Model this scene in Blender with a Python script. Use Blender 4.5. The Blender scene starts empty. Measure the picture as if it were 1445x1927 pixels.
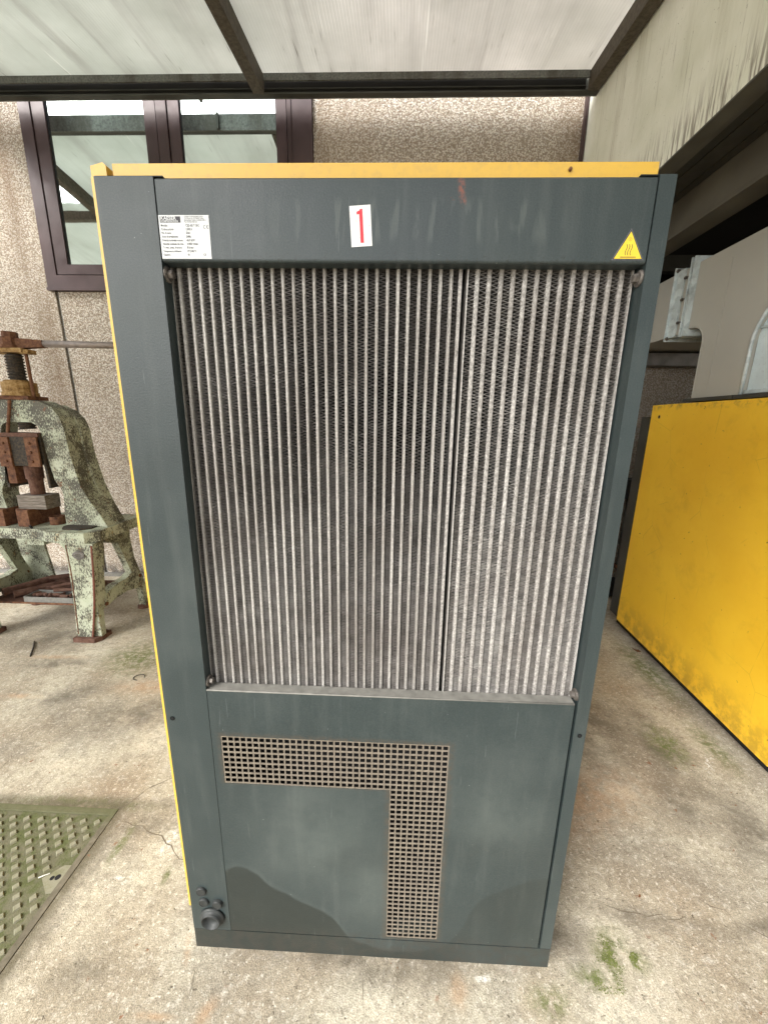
import bpy, bmesh, math, random
from mathutils import Matrix, Vector
random.seed(7)
S = bpy.context.scene
C = S.collection
PI = math.pi

# ------------------------------------------------------------------ camera
cam_d = bpy.data.cameras.new('camera'); cam = bpy.data.objects.new('camera', cam_d); C.objects.link(cam)
_p, _y, _r = 0.2327, 0.0320, 0.0173          # pitch down, yaw left, roll
fw = Vector((-math.sin(_y)*math.cos(_p), math.cos(_y)*math.cos(_p), -math.sin(_p)))
r0 = Vector((math.cos(_y), math.sin(_y), 0)); u0 = r0.cross(fw)
rt = r0*math.cos(_r) + u0*math.sin(_r); up = -r0*math.sin(_r) + u0*math.cos(_r)
m = Matrix((rt, up, -fw)).transposed().to_4x4(); m.translation = Vector((0.0487, -0.857, 1.7002))
cam.matrix_world = m
cam_d.sensor_fit = 'HORIZONTAL'; cam_d.sensor_width = 36; cam_d.lens = 36*724/1445
cam_d.clip_start = 0.02; cam_d.clip_end = 500
S.camera = cam

# ------------------------------------------------------------------ world, sun, exposure
W = bpy.data.worlds.new('World'); S.world = W; W.use_nodes = True
wt = W.node_tree; wt.nodes.clear()
sky = wt.nodes.new('ShaderNodeTexSky'); sky.sky_type = 'NISHITA'; sky.sun_disc = False
SUN_EL, SUN_ROT = math.radians(40), math.radians(222)
sky.sun_elevation = SUN_EL; sky.sun_rotation = SUN_ROT; sky.air_density = 1.0; sky.dust_density = 3.0
hs = wt.nodes.new('ShaderNodeHueSaturation'); hs.inputs['Saturation'].default_value = 0.22
bg = wt.nodes.new('ShaderNodeBackground'); bg.inputs[1].default_value = 0.15
wo = wt.nodes.new('ShaderNodeOutputWorld')
wt.links.new(sky.outputs[0], hs.inputs['Color']); wt.links.new(hs.outputs[0], bg.inputs[0]); wt.links.new(bg.outputs[0], wo.inputs[0])
sd = bpy.data.lights.new('sun', 'SUN'); sd.energy = 1.5; sd.angle = math.radians(25); sd.color = (1.0, 0.96, 0.90)
so = bpy.data.objects.new('sun', sd); C.objects.link(so)
dv = Vector((math.sin(SUN_ROT)*math.cos(SUN_EL), math.cos(SUN_ROT)*math.cos(SUN_EL), math.sin(SUN_EL)))
so.rotation_euler = dv.to_track_quat('Z', 'Y').to_euler()
S.view_settings.view_transform = 'Standard'; S.view_settings.look = 'None'
S.view_settings.gamma = 1; S.view_settings.use_curve_mapping = False
S.view_settings.exposure = 1.45
S.render.engine = 'CYCLES'
S.cycles.max_bounces = 8; S.cycles.diffuse_bounces = 5; S.cycles.transmission_bounces = 6

# ------------------------------------------------------------------ node helper
class Mat:
    def __init__(s, name):
        s.m = bpy.data.materials.new(name); s.m.use_nodes = True; s.t = s.m.node_tree; s.t.nodes.clear()
        s.out = s.t.nodes.new('ShaderNodeOutputMaterial'); s.b = s.t.nodes.new('ShaderNodeBsdfPrincipled')
        s.t.links.new(s.b.outputs[0], s.out.inputs[0])
        s._pos = None
    def put(s, sock, v):
        if isinstance(v, bpy.types.NodeSocket): s.t.links.new(v, sock)
        elif v is not None:
            if sock.type == 'RGBA' and not hasattr(v, '__len__'): v = (v, v, v)
            if sock.type == 'RGBA' and len(v) == 3: v = (*v, 1)
            sock.default_value = v
    def node(s, ty): return s.t.nodes.new(ty)
    @property
    def pos(s):
        if s._pos is None: s._pos = s.node('ShaderNodeNewGeometry').outputs['Position']
        return s._pos
    def map(s, v=None, scale=(1, 1, 1), loc=(0, 0, 0), rot=(0, 0, 0)):
        n = s.node('ShaderNodeMapping'); s.put(n.inputs[0], v or s.pos)
        n.inputs['Scale'].default_value = scale; n.inputs['Location'].default_value = loc; n.inputs['Rotation'].default_value = rot
        return n.outputs[0]
    def xyz(s, v=None):
        n = s.node('ShaderNodeSeparateXYZ'); s.put(n.inputs[0], v or s.pos); return n.outputs
    def noise(s, scale=5, detail=4, rough=.55, v=None, dist=0, col=False):
        n = s.node('ShaderNodeTexNoise'); s.put(n.inputs['Vector'], v or s.pos)
        n.inputs['Scale'].default_value = scale; n.inputs['Detail'].default_value = detail
        n.inputs['Roughness'].default_value = rough; n.inputs['Distortion'].default_value = dist
        return n.outputs[1 if col else 0]
    def vor(s, scale=5, feature='F1', v=None, out=0, rnd=1):
        n = s.node('ShaderNodeTexVoronoi'); n.feature = feature; s.put(n.inputs['Vector'], v or s.pos)
        n.inputs['Scale'].default_value = scale; n.inputs['Randomness'].default_value = rnd
        return n.outputs[out]
    def math(s, op, a, b=None, c=None, clamp=False):
        n = s.node('ShaderNodeMath'); n.operation = op; n.use_clamp = clamp; s.put(n.inputs[0], a)
        if b is not None: s.put(n.inputs[1], b)
        if c is not None: s.put(n.inputs[2], c)
        return n.outputs[0]
    def rng(s, v, a, b, c=0, d=1, smooth=True):
        n = s.node('ShaderNodeMapRange'); n.interpolation_type = 'SMOOTHSTEP' if smooth else 'LINEAR'
        s.put(n.inputs[0], v)
        for i, x in enumerate((a, b, c, d)): s.put(n.inputs[i+1], x)
        return n.outputs[0]
    def ramp(s, f, pts):
        n = s.node('ShaderNodeValToRGB'); s.put(n.inputs[0], f); e = n.color_ramp.elements
        while len(e) < len(pts): e.new(.5)
        for el, (p, c) in zip(e, pts):
            el.position = p; el.color = (*c, 1) if hasattr(c, '__len__') else (c, c, c, 1)
        return n.outputs[0]
    def mix(s, f, a, b, blend='MIX'):
        n = s.node('ShaderNodeMix'); n.data_type = 'RGBA'; n.blend_type = blend
        s.put(n.inputs[0], f); s.put(n.inputs[6], a); s.put(n.inputs[7], b); return n.outputs[2]
    def bump(s, h, strength=.3, dist=.01, normal=None):
        n = s.node('ShaderNodeBump'); n.inputs['Strength'].default_value = strength; n.inputs['Distance'].default_value = dist
        s.put(n.inputs['Height'], h)
        if normal: s.put(n.inputs['Normal'], normal)
        s.t.links.new(n.outputs[0], s.b.inputs['Normal']); return n.outputs[0]
    def blob(s, cx, cy, rx, ry, v=None, rot=0, soft=0.0):     # soft elliptic spot on a plane, 1 in the middle
        n = s.node('ShaderNodeMapping'); n.vector_type = 'TEXTURE'; s.put(n.inputs[0], v or s.pos)
        n.inputs['Location'].default_value = (cx, cy, 0); n.inputs['Scale'].default_value = (rx, ry, 1e6)
        n.inputs['Rotation'].default_value = (0, 0, rot)
        l = s.node('ShaderNodeVectorMath'); l.operation = 'LENGTH'; s.t.links.new(n.outputs[0], l.inputs[0])
        return s.rng(l.outputs['Value'], 1, soft)
    def blobs(s, lst, v=None):
        r = None
        for b in lst:
            x = s.blob(*b[:4], v=v, rot=b[4] if len(b) > 4 else 0)
            r = x if r is None else s.math('MAXIMUM', r, x)
        return r
    def set(s, color=None, rough=None, metal=None, spec=None):
        s.put(s.b.inputs['Base Color'], color); s.put(s.b.inputs['Roughness'], rough); s.put(s.b.inputs['Metallic'], metal)
        s.put(s.b.inputs['Specular IOR Level'], spec); return s.m
    def xz(s):                                               # position with Z moved into Y: for fronts facing -Y
        o = s.xyz(); n = s.node('ShaderNodeCombineXYZ'); s.put(n.inputs[0], o[0]); s.put(n.inputs[1], o[2]); return n.outputs[0]
    def yz(s):
        o = s.xyz(); n = s.node('ShaderNodeCombineXYZ'); s.put(n.inputs[0], o[1]); s.put(n.inputs[1], o[2]); return n.outputs[0]

M = {}
def simple(name, col, rough=.6, metal=0, var=.25, scale=20, bump=.1, bscale=200, spec=.4):
    a = Mat(name); n = a.noise(scale, 5); lo = tuple(x*(1-var) for x in col); hi = tuple(min(1, x*(1+var)) for x in col)
    c = a.ramp(n, [(.3, lo), (.7, hi)]); a.bump(a.noise(bscale, 3), bump, .002)
    M[name] = a.set(c, a.rng(a.noise(scale*2, 3), .3, .7, rough-.08, min(1, rough+.1)), metal, spec); return a

# ---- anthracite sheet metal with dust, damp stain, rust
def paint(name, lower=False, upper=False):
    a = Mat(name); f = a.xz(); o = a.xyz()
    base = (.024, .036, .037)
    n = a.noise(3.2, 6, .6); col = a.ramp(n, [(.3, (.021, .031, .032)), (.5, base), (.72, (.044, .056, .054))])
    st = a.noise(26, 4, .6, a.map(scale=(1, 1, .1)))
    col = a.mix(a.rng(st, .48, .75, 0, .35), col, (.066, .078, .074))
    fine = a.noise(330, 2, .6); col = a.mix(a.rng(fine, .35, .75, 0, .18), col, (.09, .10, .095))
    sp = a.rng(a.noise(75, 2, .5), .70, .76, 0, .5); col = a.mix(sp, col, (.02, .024, .023))
    rough = a.rng(n, .3, .7, .33, .5)
    if lower:
        # pale dry dust bloom in the middle, clouded
        d = a.math('MULTIPLY', a.blobs([(-.16, .52, .30, .34), (.0, .33, .16, .22), (.36, .62, .20, .22)], f), a.rng(a.noise(9, 5, .6), .25, .7, .35, 1))
        col = a.mix(a.math('MULTIPLY', d, .46), col, (.105, .122, .112))
        fz = a.node('ShaderNodeFloatCurve'); a.put(fz.inputs['Value'], a.rng(o[0], -.46, .54, 0, 1, False))
        cv = fz.mapping.curves[0]
        pts = [(-.44, .375), (-.40, .396), (-.365, .385), (-.285, .314), (-.173, .246), (-.12, .213), (-.08, .15), (-.05, .118), (.2, .10), (.27, .175), (.32, .30), (.41, .372), (.53, .42)]
        pn = [((x+.46)/1.0, z) for x, z in pts]
        cv.points[0].location = pn[0]; cv.points[1].location = pn[-1]
        for q in pn[1:-1]: cv.points.new(*q)
        fz.mapping.update()
        z2 = a.math('ADD', o[2], a.math('MULTIPLY', a.math('SUBTRACT', a.noise(14, 4), .5), .028))
        dif = a.math('SUBTRACT', z2, fz.outputs[0])
        damp = a.rng(dif, .006, -.006, 0, 1)
        fade = a.math('MULTIPLY', a.rng(o[0], .1, .3, .86, .42), a.rng(a.noise(7, 4, .6), .2, .6, .8, 1))
        col = a.mix(a.math('MULTIPLY', damp, fade), col, (.0155, .021, .019))
        ring = a.math('MULTIPLY', a.rng(dif, .030, .004), a.math('SUBTRACT', 1, damp))
        col = a.mix(a.math('MULTIPLY', a.math('MULTIPLY', ring, a.rng(o[0], .1, .0)), .07), col, (.14, .16, .145))
        # rust bleeding out around the perforated strip
        bx = lambda x0, x1, z0, z1, g: a.math('MULTIPLY', a.math('MULTIPLY', a.rng(o[0], x0-g, x0), a.rng(o[0], x1+g, x1)), a.math('MULTIPLY', a.rng(o[2], z0-g, z0), a.rng(o[2], z1+g, z1)))
        L = a.math('MAXIMUM', bx(-.411, .207, .713, .862, .018), bx(.048, .209, .143, .862, .018))
        L = a.math('MULTIPLY', L, a.rng(a.noise(60, 5, .7), .35, .6))
        col = a.mix(a.math('MULTIPLY', L, .6), col, (.065, .05, .035))
        bs = a.math('MULTIPLY', a.rng(o[2], .17, .12), a.rng(a.noise(30, 5, .7), .4, .62)); col = a.mix(a.math('MULTIPLY', bs, .6), col, (.035, .033, .028))
    if upper:
        s2 = a.rng(a.noise(42, 3, .5, a.map(scale=(1, 1, .16)), dist=.6), .52, .63)
        zz = a.math('MULTIPLY', a.rng(o[2], 2.03, 2.06), a.rng(o[2], 2.125, 2.10)); xx = a.math('MULTIPLY', a.rng(o[0], -.30, -.05), a.rng(o[0], .40, .28))
        col = a.mix(a.math('MULTIPLY', a.math('MULTIPLY', s2, zz), a.math('MULTIPLY', xx, .40)), col, (.095, .112, .102))
        r = a.math('MULTIPLY', a.blobs([(.158, 2.135, .010, .035, .12), (.163, 2.112, .008, .014)], f), a.rng(a.noise(120, 3), .35, .6))
        col = a.mix(a.math('MULTIPLY', r, .85), col, (.22, .065, .035))
        r = a.math('MULTIPLY', a.blob(.138, 2.115, .012, .010, v=f), a.rng(a.noise(260, 3), .55, .65)); col = a.mix(r, col, (.09, .04, .03))
        e = a.math('MULTIPLY', a.rng(o[2], 2.035, 2.008), a.rng(a.noise(150, 3, .7), .55, .62)); col = a.mix(e, col, (.025, .03, .028))
    ws = a.rng(a.noise(130, 2, .5, a.map(loc=(3, 3, 3))), .765, .79, 0, .6); col = a.mix(ws, col, (.30, .32, .30))
    scr = a.rng(a.noise(30, 3, .5, a.map(scale=(5, 5, .25), rot=(0, .25, 0))), .70, .72, 0, .22); col = a.mix(scr, col, (.15, .17, .165))
    a.bump(a.math('ADD', a.math('MULTIPLY', a.noise(260, 2), .35), a.math('MULTIPLY', a.noise(4.5, 3), 1.6)), .16, .006)
    M[name] = a.set(col, rough, 0, .45)
paint('paint_dark'); paint('paint_lower', lower=True); paint('paint_upper', upper=True)

def yellow(name, side=False):
    a = Mat(name); o = a.xyz()
    col = a.ramp(a.noise(2.2, 5, .6), [(.3, (.84, .50, .026)), (.7, (.93, .60, .04))] if side else [(.3, (.66, .35, .022)), (.7, (.78, .44, .034))])
    if not side: col = a.mix(a.rng(a.noise(60, 5, .7), .45, .7, .12, .5), (.68, .42, .055), (.50, .31, .07))
    else:
        col = a.mix(a.rng(a.noise(5, 6, .7, dist=.4), .52, .75, 0, .2), col, (.42, .23, .015))
        col = a.mix(a.rng(a.noise(38, 3, .6), .70, .75, 0, .8), col, (.16, .09, .02))
        scr = a.rng(a.vor(3.1, 'DISTANCE_TO_EDGE', a.map(scale=(1, 1, .8), rot=(.5, .2, 0)), 0), .006, .0)
        col = a.mix(a.math('MULTIPLY', scr, a.rng(a.noise(4, 2), .52, .62, 0, .3)), col, (.22, .13, .02))
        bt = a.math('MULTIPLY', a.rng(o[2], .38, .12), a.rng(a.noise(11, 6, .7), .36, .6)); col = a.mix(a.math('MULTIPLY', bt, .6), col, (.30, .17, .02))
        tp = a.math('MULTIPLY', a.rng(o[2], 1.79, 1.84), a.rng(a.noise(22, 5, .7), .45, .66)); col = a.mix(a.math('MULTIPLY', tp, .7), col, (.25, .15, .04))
    a.bump(a.noise(300, 2), .08, .002)
    M[name] = a.set(col, .34, 0, .5)
yellow('yellow_edge'); yellow('yellow_side', True)

# ---- dusty aluminium
def alu(name, base, var, metal, rough, sc, grime_shade=0.0):
    a = Mat(name); r = a.node('ShaderNodeObjectInfo').outputs['Random']
    n = a.noise(sc, 4, .65)
    col = a.ramp(n, [(.3, tuple(x*(1-var) for x in base)), (.55, base), (.8, tuple(min(1, x*(1+var)) for x in base))])
    col = a.mix(a.rng(r, 0, 1, 0, .35, False), col, (.12, .10, .085), 'MIX')
    dirt = a.rng(a.noise(3.0, 4, .6), .4, .7, 0, .45); col = a.mix(dirt, col, (.16, .135, .115))
    if grime_shade:      # dirt noise plus shade painted into the fins, darker towards the top
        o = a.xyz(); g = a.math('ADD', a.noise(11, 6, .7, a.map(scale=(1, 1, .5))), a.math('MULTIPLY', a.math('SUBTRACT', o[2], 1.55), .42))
        col = a.mix(a.rng(g, .36, .64, 0, grime_shade), col, (.050, .042, .034))
        lint = a.rng(a.noise(90, 3, .6), .70, .76, 0, .5); col = a.mix(lint, col, (.30, .26, .21))
    a.bump(a.noise(sc*2, 3), .35, .002)
    M[name] = a.set(col, rough, metal, .4)
alu('tube_metal', (.55, .535, .505), .38, .15, .55, 170)
alu('tube_rough', (.43, .415, .39), .6, .15, .6, 190)
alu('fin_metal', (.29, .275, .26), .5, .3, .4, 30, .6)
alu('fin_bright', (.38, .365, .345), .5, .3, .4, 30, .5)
alu('mesh_metal', (.20, .172, .13), .5, .1, .7, 90)

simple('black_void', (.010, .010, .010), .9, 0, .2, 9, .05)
simple('dark_inner', (.020, .023, .023), .8, 0, .3, 9, .1)
simple('dusty_sill', (.185, .18, .162), .85, 0, .22, 45, .3)
simple('rubber', (.026, .029, .028), .55, 0, .3, 60, .2)
simple('bolt_steel', (.15, .135, .12), .5, .5, .5, 120, .3)
simple('window_frame', (.062, .038, .040), .38, .1, .22, 4, .04)
simple('gasket', (.012, .012, .014), .6)
simple('duct_grey', (.37, .365, .325), .55, 0, .10, 1.6, .05, 120)
simple('dark_steel', (.055, .055, .048), .6, .2, .35, 6, .15)
simple('tray_steel', (.20, .19, .18), .42, .6, .4, 9, .1)
simple('soffit', (.036, .035, .028), .7, 0, .3, 5, .15)
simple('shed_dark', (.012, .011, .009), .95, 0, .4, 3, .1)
simple('lip_grey', (.085, .083, .068), .6, .1, .3, 8, .15)
simple('beam_cream', (.115, .108, .086), .65, 0, .3, 4, .1)
simple('white_print', (.62, .64, .64), .45, 0, .05, 300, .05)
simple('black_print', (.035, .033, .038), .5)
simple('red_print', (.62, .03, .045), .45, 0, .12, 60, .05)
simple('yellow_print', (.80, .58, .05), .4, 0, .07, 60, .05)
simple('sticker_clear', (.11, .11, .12), .3)
simple('leaf_brown', (.14, .06, .025), .8, 0, .4, 40)
simple('twig_dark', (.03, .025, .02), .9)
simple('white_bit', (.62, .62, .57), .8)
simple('grey_rod', (.20, .17, .15), .5, .4, .35, 25, .2)
simple('cup_silver', (.50, .46, .38), .35, .8, .2, 60, .1)
simple('oxide_red', (.17, .065, .045), .8, 0, .3, 40, .3)

def galv():
    a = Mat('galvanised'); v = a.vor(26, 'F1', None, 1)
    g = a.node('ShaderNodeRGBToBW'); a.put(g.inputs[0], v)
    col = a.ramp(g.outputs[0], [(.2, (.46, .54, .56)), (.8, (.62, .70, .71))])
    col = a.mix(a.rng(a.noise(5, 5, .65), .45, .75, 0, .7), col, (.20, .21, .205))
    M['galvanised'] = a.set(col, .4, .05, .5)
    a = Mat('galvanised_blue'); col = a.ramp(a.noise(3.5, 5, .6), [(.3, (.50, .60, .64)), (.7, (.74, .84, .87))]); col = a.mix(a.rng(a.noise(40, 4, .6), .55, .7, 0, .3), col, (.35, .40, .42))
    M['galvanised_blue'] = a.set(col, .4, .1, .5)
    a = Mat('galvanised_dull'); v = a.noise(70, 3)
    col = a.ramp(v, [(.3, (.085, .090, .085)), (.7, (.19, .195, .18))])
    col = a.mix(a.rng(a.noise(5, 5, .65, a.map(scale=(1, 1, .3))), .42, .68, 0, .8), col, (.055, .048, .036))
    a.bump(v, .2, .002); M['galvanised_dull'] = a.set(col, .6, .2, .4)
    a = Mat('rafter_steel'); v = a.noise(40, 5, .7)
    col = a.ramp(v, [(.3, (.045, .036, .026)), (.7, (.125, .105, .078))]); a.bump(v, .2, .002)
    M['rafter_steel'] = a.set(col, .7, .1, .4)
galv()

def sticker_worn():
    a = Mat('sticker_worn'); s = a.rng(a.noise(160, 5, .75, dist=1.5), .56, .66, 0, .55)
    col = a.mix(s, (.74, .74, .73), (.25, .25, .25))
    a.bump(a.noise(120, 4), .4, .002); M['sticker_worn'] = a.set(col, .45, 0, .4)
sticker_worn()

def rust(name, c1, c2, c3, sc=30, thr=(.38, .6)):
    a = Mat(name); n = a.noise(sc, 6, .7); col = a.ramp(n, [(.28, c1), (thr[0]+.08, c2), (.72, c3)])
    a.bump(a.noise(sc*4, 5, .7), .5, .004); M[name] = a.set(col, .85, 0, .25)
rust('rust', (.035, .020, .014), (.115, .052, .030), (.22, .115, .06))
rust('rust_yellow', (.07, .038, .02), (.25, .15, .055), (.42, .30, .15), 36)
rust('dark_screw', (.018, .017, .016), (.040, .036, .030), (.10, .07, .045), 60)
rust('scrap', (.035, .022, .018), (.10, .050, .034), (.17, .10, .075), 22)

def presspaint(name, rusty=.5, chipped=0.0):
    a = Mat(name)
    col = a.ramp(a.noise(4, 4), [(.3, (.36, .40, .285)), (.7, (.50, .53, .415))])
    chip = a.noise(150, 6, .68, a.map(scale=(1, 1, .36)), dist=.2)
    chip2 = a.math('ADD', chip, a.math('MULTIPLY', a.math('SUBTRACT', a.noise(7, 5, .65), .5), .75))
    yel = a.rng(a.noise(14, 6, .7), .55, .68, 0, rusty); col = a.mix(yel, col, (.42, .27, .095))
    dk = a.rng(chip2, .505-chipped, .545-chipped); col = a.mix(dk, col, (.082, .080, .062))
    grime_shade = a.rng(a.noise(6, 5, .65, a.map(loc=(2, 2, 2))), .45, .65, 0, .28); col = a.mix(grime_shade, col, (.13, .12, .085))
    rs = a.math('MULTIPLY', a.rng(a.noise(13, 6, .78), .60, .66), .85); col = a.mix(rs, col, (.17, .075, .035))
    a.bump(a.math('MULTIPLY', dk, -1), .5, .003)
    M[name] = a.set(col, .62, 0, .35)
presspaint('press_paint', .45); presspaint('press_paint_rusty', .9, .01); presspaint('press_paint_worn', .3, .03)

def wood():
    a = Mat('old_wood'); n = a.noise(30, 5, .6, a.map(scale=(.25, 1, 3)), dist=1)
    M['old_wood'] = a.set(a.ramp(n, [(.3, (.06, .048, .038)), (.5, (.17, .145, .12)), (.75, (.30, .27, .23))]), .9); a.bump(n, .5, .004)
wood()

# ---- exposed-aggregate concrete
def aggregate(name, dark=0.0):
    a = Mat(name); o = a.xyz()
    wv = a.node('ShaderNodeVectorMath'); wv.operation = 'ADD'
    sc = a.node('ShaderNodeVectorMath'); sc.operation = 'SCALE'; a.put(sc.inputs[0], a.noise(90, 2, .5, col=True)); sc.inputs['Scale'].default_value = .008
    a.put(wv.inputs[0], a.pos); a.put(wv.inputs[1], sc.outputs[0])
    d = a.vor(88, 'F1', wv.outputs[0], 0); rc = a.vor(88, 'F1', wv.outputs[0], 1)
    g = a.node('ShaderNodeSeparateColor'); a.put(g.inputs[0], rc)
    stone = a.ramp(g.outputs[0], [(0, (.24, .16, .10)), (.18, (.50, .41, .32)), (.42, (.76, .68, .57)), (.7, (.90, .84, .75)), (1, (.95, .92, .87))])
    col = a.mix(a.rng(d, .45, .66), stone, (.36, .295, .225))
    fine = a.rng(a.noise(210, 3, .6), .35, .7); col = a.mix(.28, col, a.mix(fine, (.24, .20, .16), (.88, .82, .73)))
    st = a.noise(1.6, 5, .6, a.map(scale=(1, 1, .22))); col = a.mix(a.rng(st, .44, .68, 0, .25), col, (.42, .31, .21))
    # brown run-off stains beside the joint left of the screw press and right of the window
    f = a.xz()
    run = a.math('MULTIPLY', a.blobs([(-3.30, 2.0, .22, 1.6), (-3.45, 3.6, .16, 1.2), (1.42, 4.0, .16, 1.0), (-.64, 4.0, .07, .9)], f), a.rng(a.noise(9, 4, .6, a.map(scale=(1, 1, .1))), .3, .62, .25, .8))
    col = a.mix(a.math('MULTIPLY', run, .75), col, (.20, .125, .065))
    bs = a.math('MULTIPLY', a.rng(o[2], .17, .05), a.rng(a.noise(12, 4), .3, .55)); col = a.mix(a.math('MULTIPLY', bs, .75), col, (.06, .055, .05))
    if dark: col = a.mix(dark, col, (.085, .078, .065))
    a_h = a.math('SUBTRACT', 1, d); h = a_h; a.bump(a.math('ADD', h, a.math('MULTIPLY', fine, .3)), .95, .012)
    M[name] = a.set(col, .85, 0, .3)
aggregate('aggregate'); aggregate('aggregate_dark', .45)  # second copy is mixed darker all over, for the right bay panel

def fascia():
    a = Mat('fascia_concrete'); o = a.xyz()
    base = a.ramp(a.noise(3, 4, .6), [(.3, (.72, .75, .64)), (.7, (.86, .88, .80))])
    st = a.noise(9, 6, .62, a.map(scale=(1, 1, .05)), dist=.15)
    col = a.mix(a.rng(st, .50, .74, 0, .6), base, (.46, .46, .35))
    st2 = a.noise(46, 4, .6, a.map(scale=(1, 1, .045))); col = a.mix(a.rng(st2, .57, .74, 0, .5), col, (.25, .24, .17))
    st3 = a.noise(11, 3, .6, a.map(scale=(1, 1, .03), loc=(3, 5, 0))); col = a.mix(a.rng(st3, .55, .72, 0, .6), col, (.78, .80, .70))
    dr = a.math('MULTIPLY', a.rng(o[2], 3.42, 3.16), a.rng(a.noise(60, 4, .6, a.map(scale=(1, 1, .08))), .42, .62)); col = a.mix(a.math('MULTIPLY', dr, .72), col, (.11, .085, .055))
    pit = a.rng(a.noise(70, 3, .6), .68, .74, 0, .6); col = a.mix(pit, col, (.16, .16, .12))
    a.bump(a.noise(22, 5, .65), .35, .012); M['fascia_concrete'] = a.set(col, .8, 0, .25)
fascia()

# ---- yard slab
def o_y(a): return a.xyz()[1]
def ground():
    a = Mat('yard_concrete'); o = a.xyz()
    w = a.noise(2.0, 5, .6); col = a.ramp(w, [(.28, (.25, .205, .15)), (.45, (.415, .365, .275)), (.60, (.56, .52, .41)), (.8, (.68, .65, .54))])
    pk = a.noise(1.3, 4, .6, a.map(loc=(4, 2, 0))); col = a.mix(a.rng(pk, .50, .70, 0, .35), col, (.42, .31, .20))
    gy = a.noise(1.7, 5, .65, a.map(loc=(1, 7, 0))); col = a.mix(a.rng(gy, .50, .68, 0, .5), col, (.24, .225, .19))
    mid = a.noise(16, 6, .72); col = a.mix(a.rng(mid, .44, .66, 0, .50), col, (.205, .165, .115)); m2 = a.noise(48, 5, .72, a.map(loc=(3, 1, 0))); col = a.mix(a.rng(m2, .50, .66, 0, .52), col, (.20, .165, .12)); m3 = a.noise(70, 4, .7, a.map(loc=(8, 1, 0))); col = a.mix(a.rng(m3, .54, .66, 0, .55), col, (.80, .76, .66))
    lt = a.noise(24, 5, .7, a.map(loc=(9, 9, 0))); col = a.mix(a.rng(lt, .52, .72, 0, .6), col, (.66, .62, .53))
    sand = a.noise(230, 3, .65); col = a.mix(.5, col, a.ramp(sand, [(.30, .07), (.5, .34), (.70, .70)]), 'OVERLAY')
    pit = a.rng(a.noise(52, 3, .6), .665, .71); col = a.mix(a.math('MULTIPLY', pit, .75), col, (.075, .058, .04))
    hair = a.rng(a.vor(1.1, 'DISTANCE_TO_EDGE', a.map(scale=(1, 1, 1), loc=(.4, 1.3, 0)), 0), .0022, .0)
    wob = a.noise(7, 4, .7)
    # stains where they lie in the yard, plus contact shade painted along the cabinet base
    dk = a.math('MULTIPLY', a.blobs([(-2.35, 1.44, .45, .12, .1), (-1.95, 1.15, .4, .12, .5), (1.15, 1.1, .45, .5), (.85, .75, .25, .18), (1.5, .95, .22, .5), (-1.46, 1.02, .55, .22, .3), (-1.02, .40, .22, .10), (-1.2, .49, .62, .055), (-1.10, .2, .07, .45), (1.0, .17, .38, .06, -.1), (1.35, .16, .26, .045, .2), (1.45, .62, .35, .22), (-.9, -.05, .16, .1), (0.0, .02, .66, .10), (-2.6, 1.75, .6, .3), (1.62, .50, .25, .3), (.66, .1, .14, .14)]), a.rng(wob, .28, .62))
    col = a.mix(a.math('MULTIPLY', dk, .74), col, (.105, .09, .068))
    og = a.math('MULTIPLY', a.blobs([(-2.25, 1.12, .20, .035), (-2.35, 1.52, .34, .035, .04), (-.47, -.115, .06, .035, .9), (.275, -.04, .045, .06), (-1.5, 1.25, .4, .1), (-.60, .02, .02, .06, .4), (-.62, -.13, .09, .014), (1.0, .62, .5, .22, .4)]), a.rng(a.noise(20, 5, .65), .34, .58, .15, 1))
    col = a.mix(a.math('MULTIPLY', og, .42), col, (.46, .27, .14))
    ws = a.math('MULTIPLY', a.blobs([(-.85, .345, .045, .10), (-.80, .5, .03, .05), (1.70, .84, .14, .03, .9), (1.0, 1.25, .7, .05, 1.25), (.36, -.01, .05, .02), (-.95, .2, .06, .02)]), a.rng(a.noise(60, 4, .7), .48, .6))
    col = a.mix(a.math('MULTIPLY', ws, .8), col, (.74, .73, .68))
    ms = a.math('MULTIPLY', a.blobs([(.79, .07, .13, .085, .9), (.87, .055, .06, .05), (.72, .01, .13, .05), (.55, -.05, .1, .06), (1.86, 1.62, .16, .55, .03), (1.80, .95, .10, .26), (1.55, .95, .14, .22), (-1.80, 1.55, .36, .30, -.4), (-1.35, .475, .5, .045), (-1.45, .2, .4, .35), (1.32, .02, .10, .05), (-1.04, .32, .03, .12), (1.55, .02, .2, .14), (-.79, .22, .02, .05)]), a.rng(a.noise(26, 6, .75), .39, .58))
    col = a.mix(a.math('MULTIPLY', ms, .80), col, (.092, .118, .022))
    band = a.math('MAXIMUM', a.math('MULTIPLY', a.math('MULTIPLY', a.rng(o[0], -1.20, -1.15), a.rng(a.math('ADD', o[0], a.math('MULTIPLY', wob, .05)), -1.065, -1.118)), a.rng(o[1], .53, .46)),
                  a.math('MULTIPLY', a.math('MULTIPLY', a.rng(o[1], .44, .455), a.rng(a.math('ADD', o[1], a.math('MULTIPLY', wob, .05)), .545, .495)), a.rng(o[0], -1.09, -1.14)))
    col = a.mix(a.math('MULTIPLY', band, a.rng(a.noise(18, 5, .7), .3, .55, .45, .88)), col, (.115, .10, .066))
    rs = a.math('MULTIPLY', a.rng(a.noise(27, 3, .6, a.map(loc=(1, 1, 4))), .67, .70), a.rng(a.noise(2.2, 2, .5, a.map(loc=(5, 5, 0))), .45, .6)); col = a.mix(a.math('MULTIPLY', rs, .8), col, (.20, .085, .04))
    a.bump(a.math('ADD', a.math('ADD', mid, a.math('MULTIPLY', sand, .35)), a.math('MULTIPLY', pit, -.5)), .55, .010)
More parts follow.
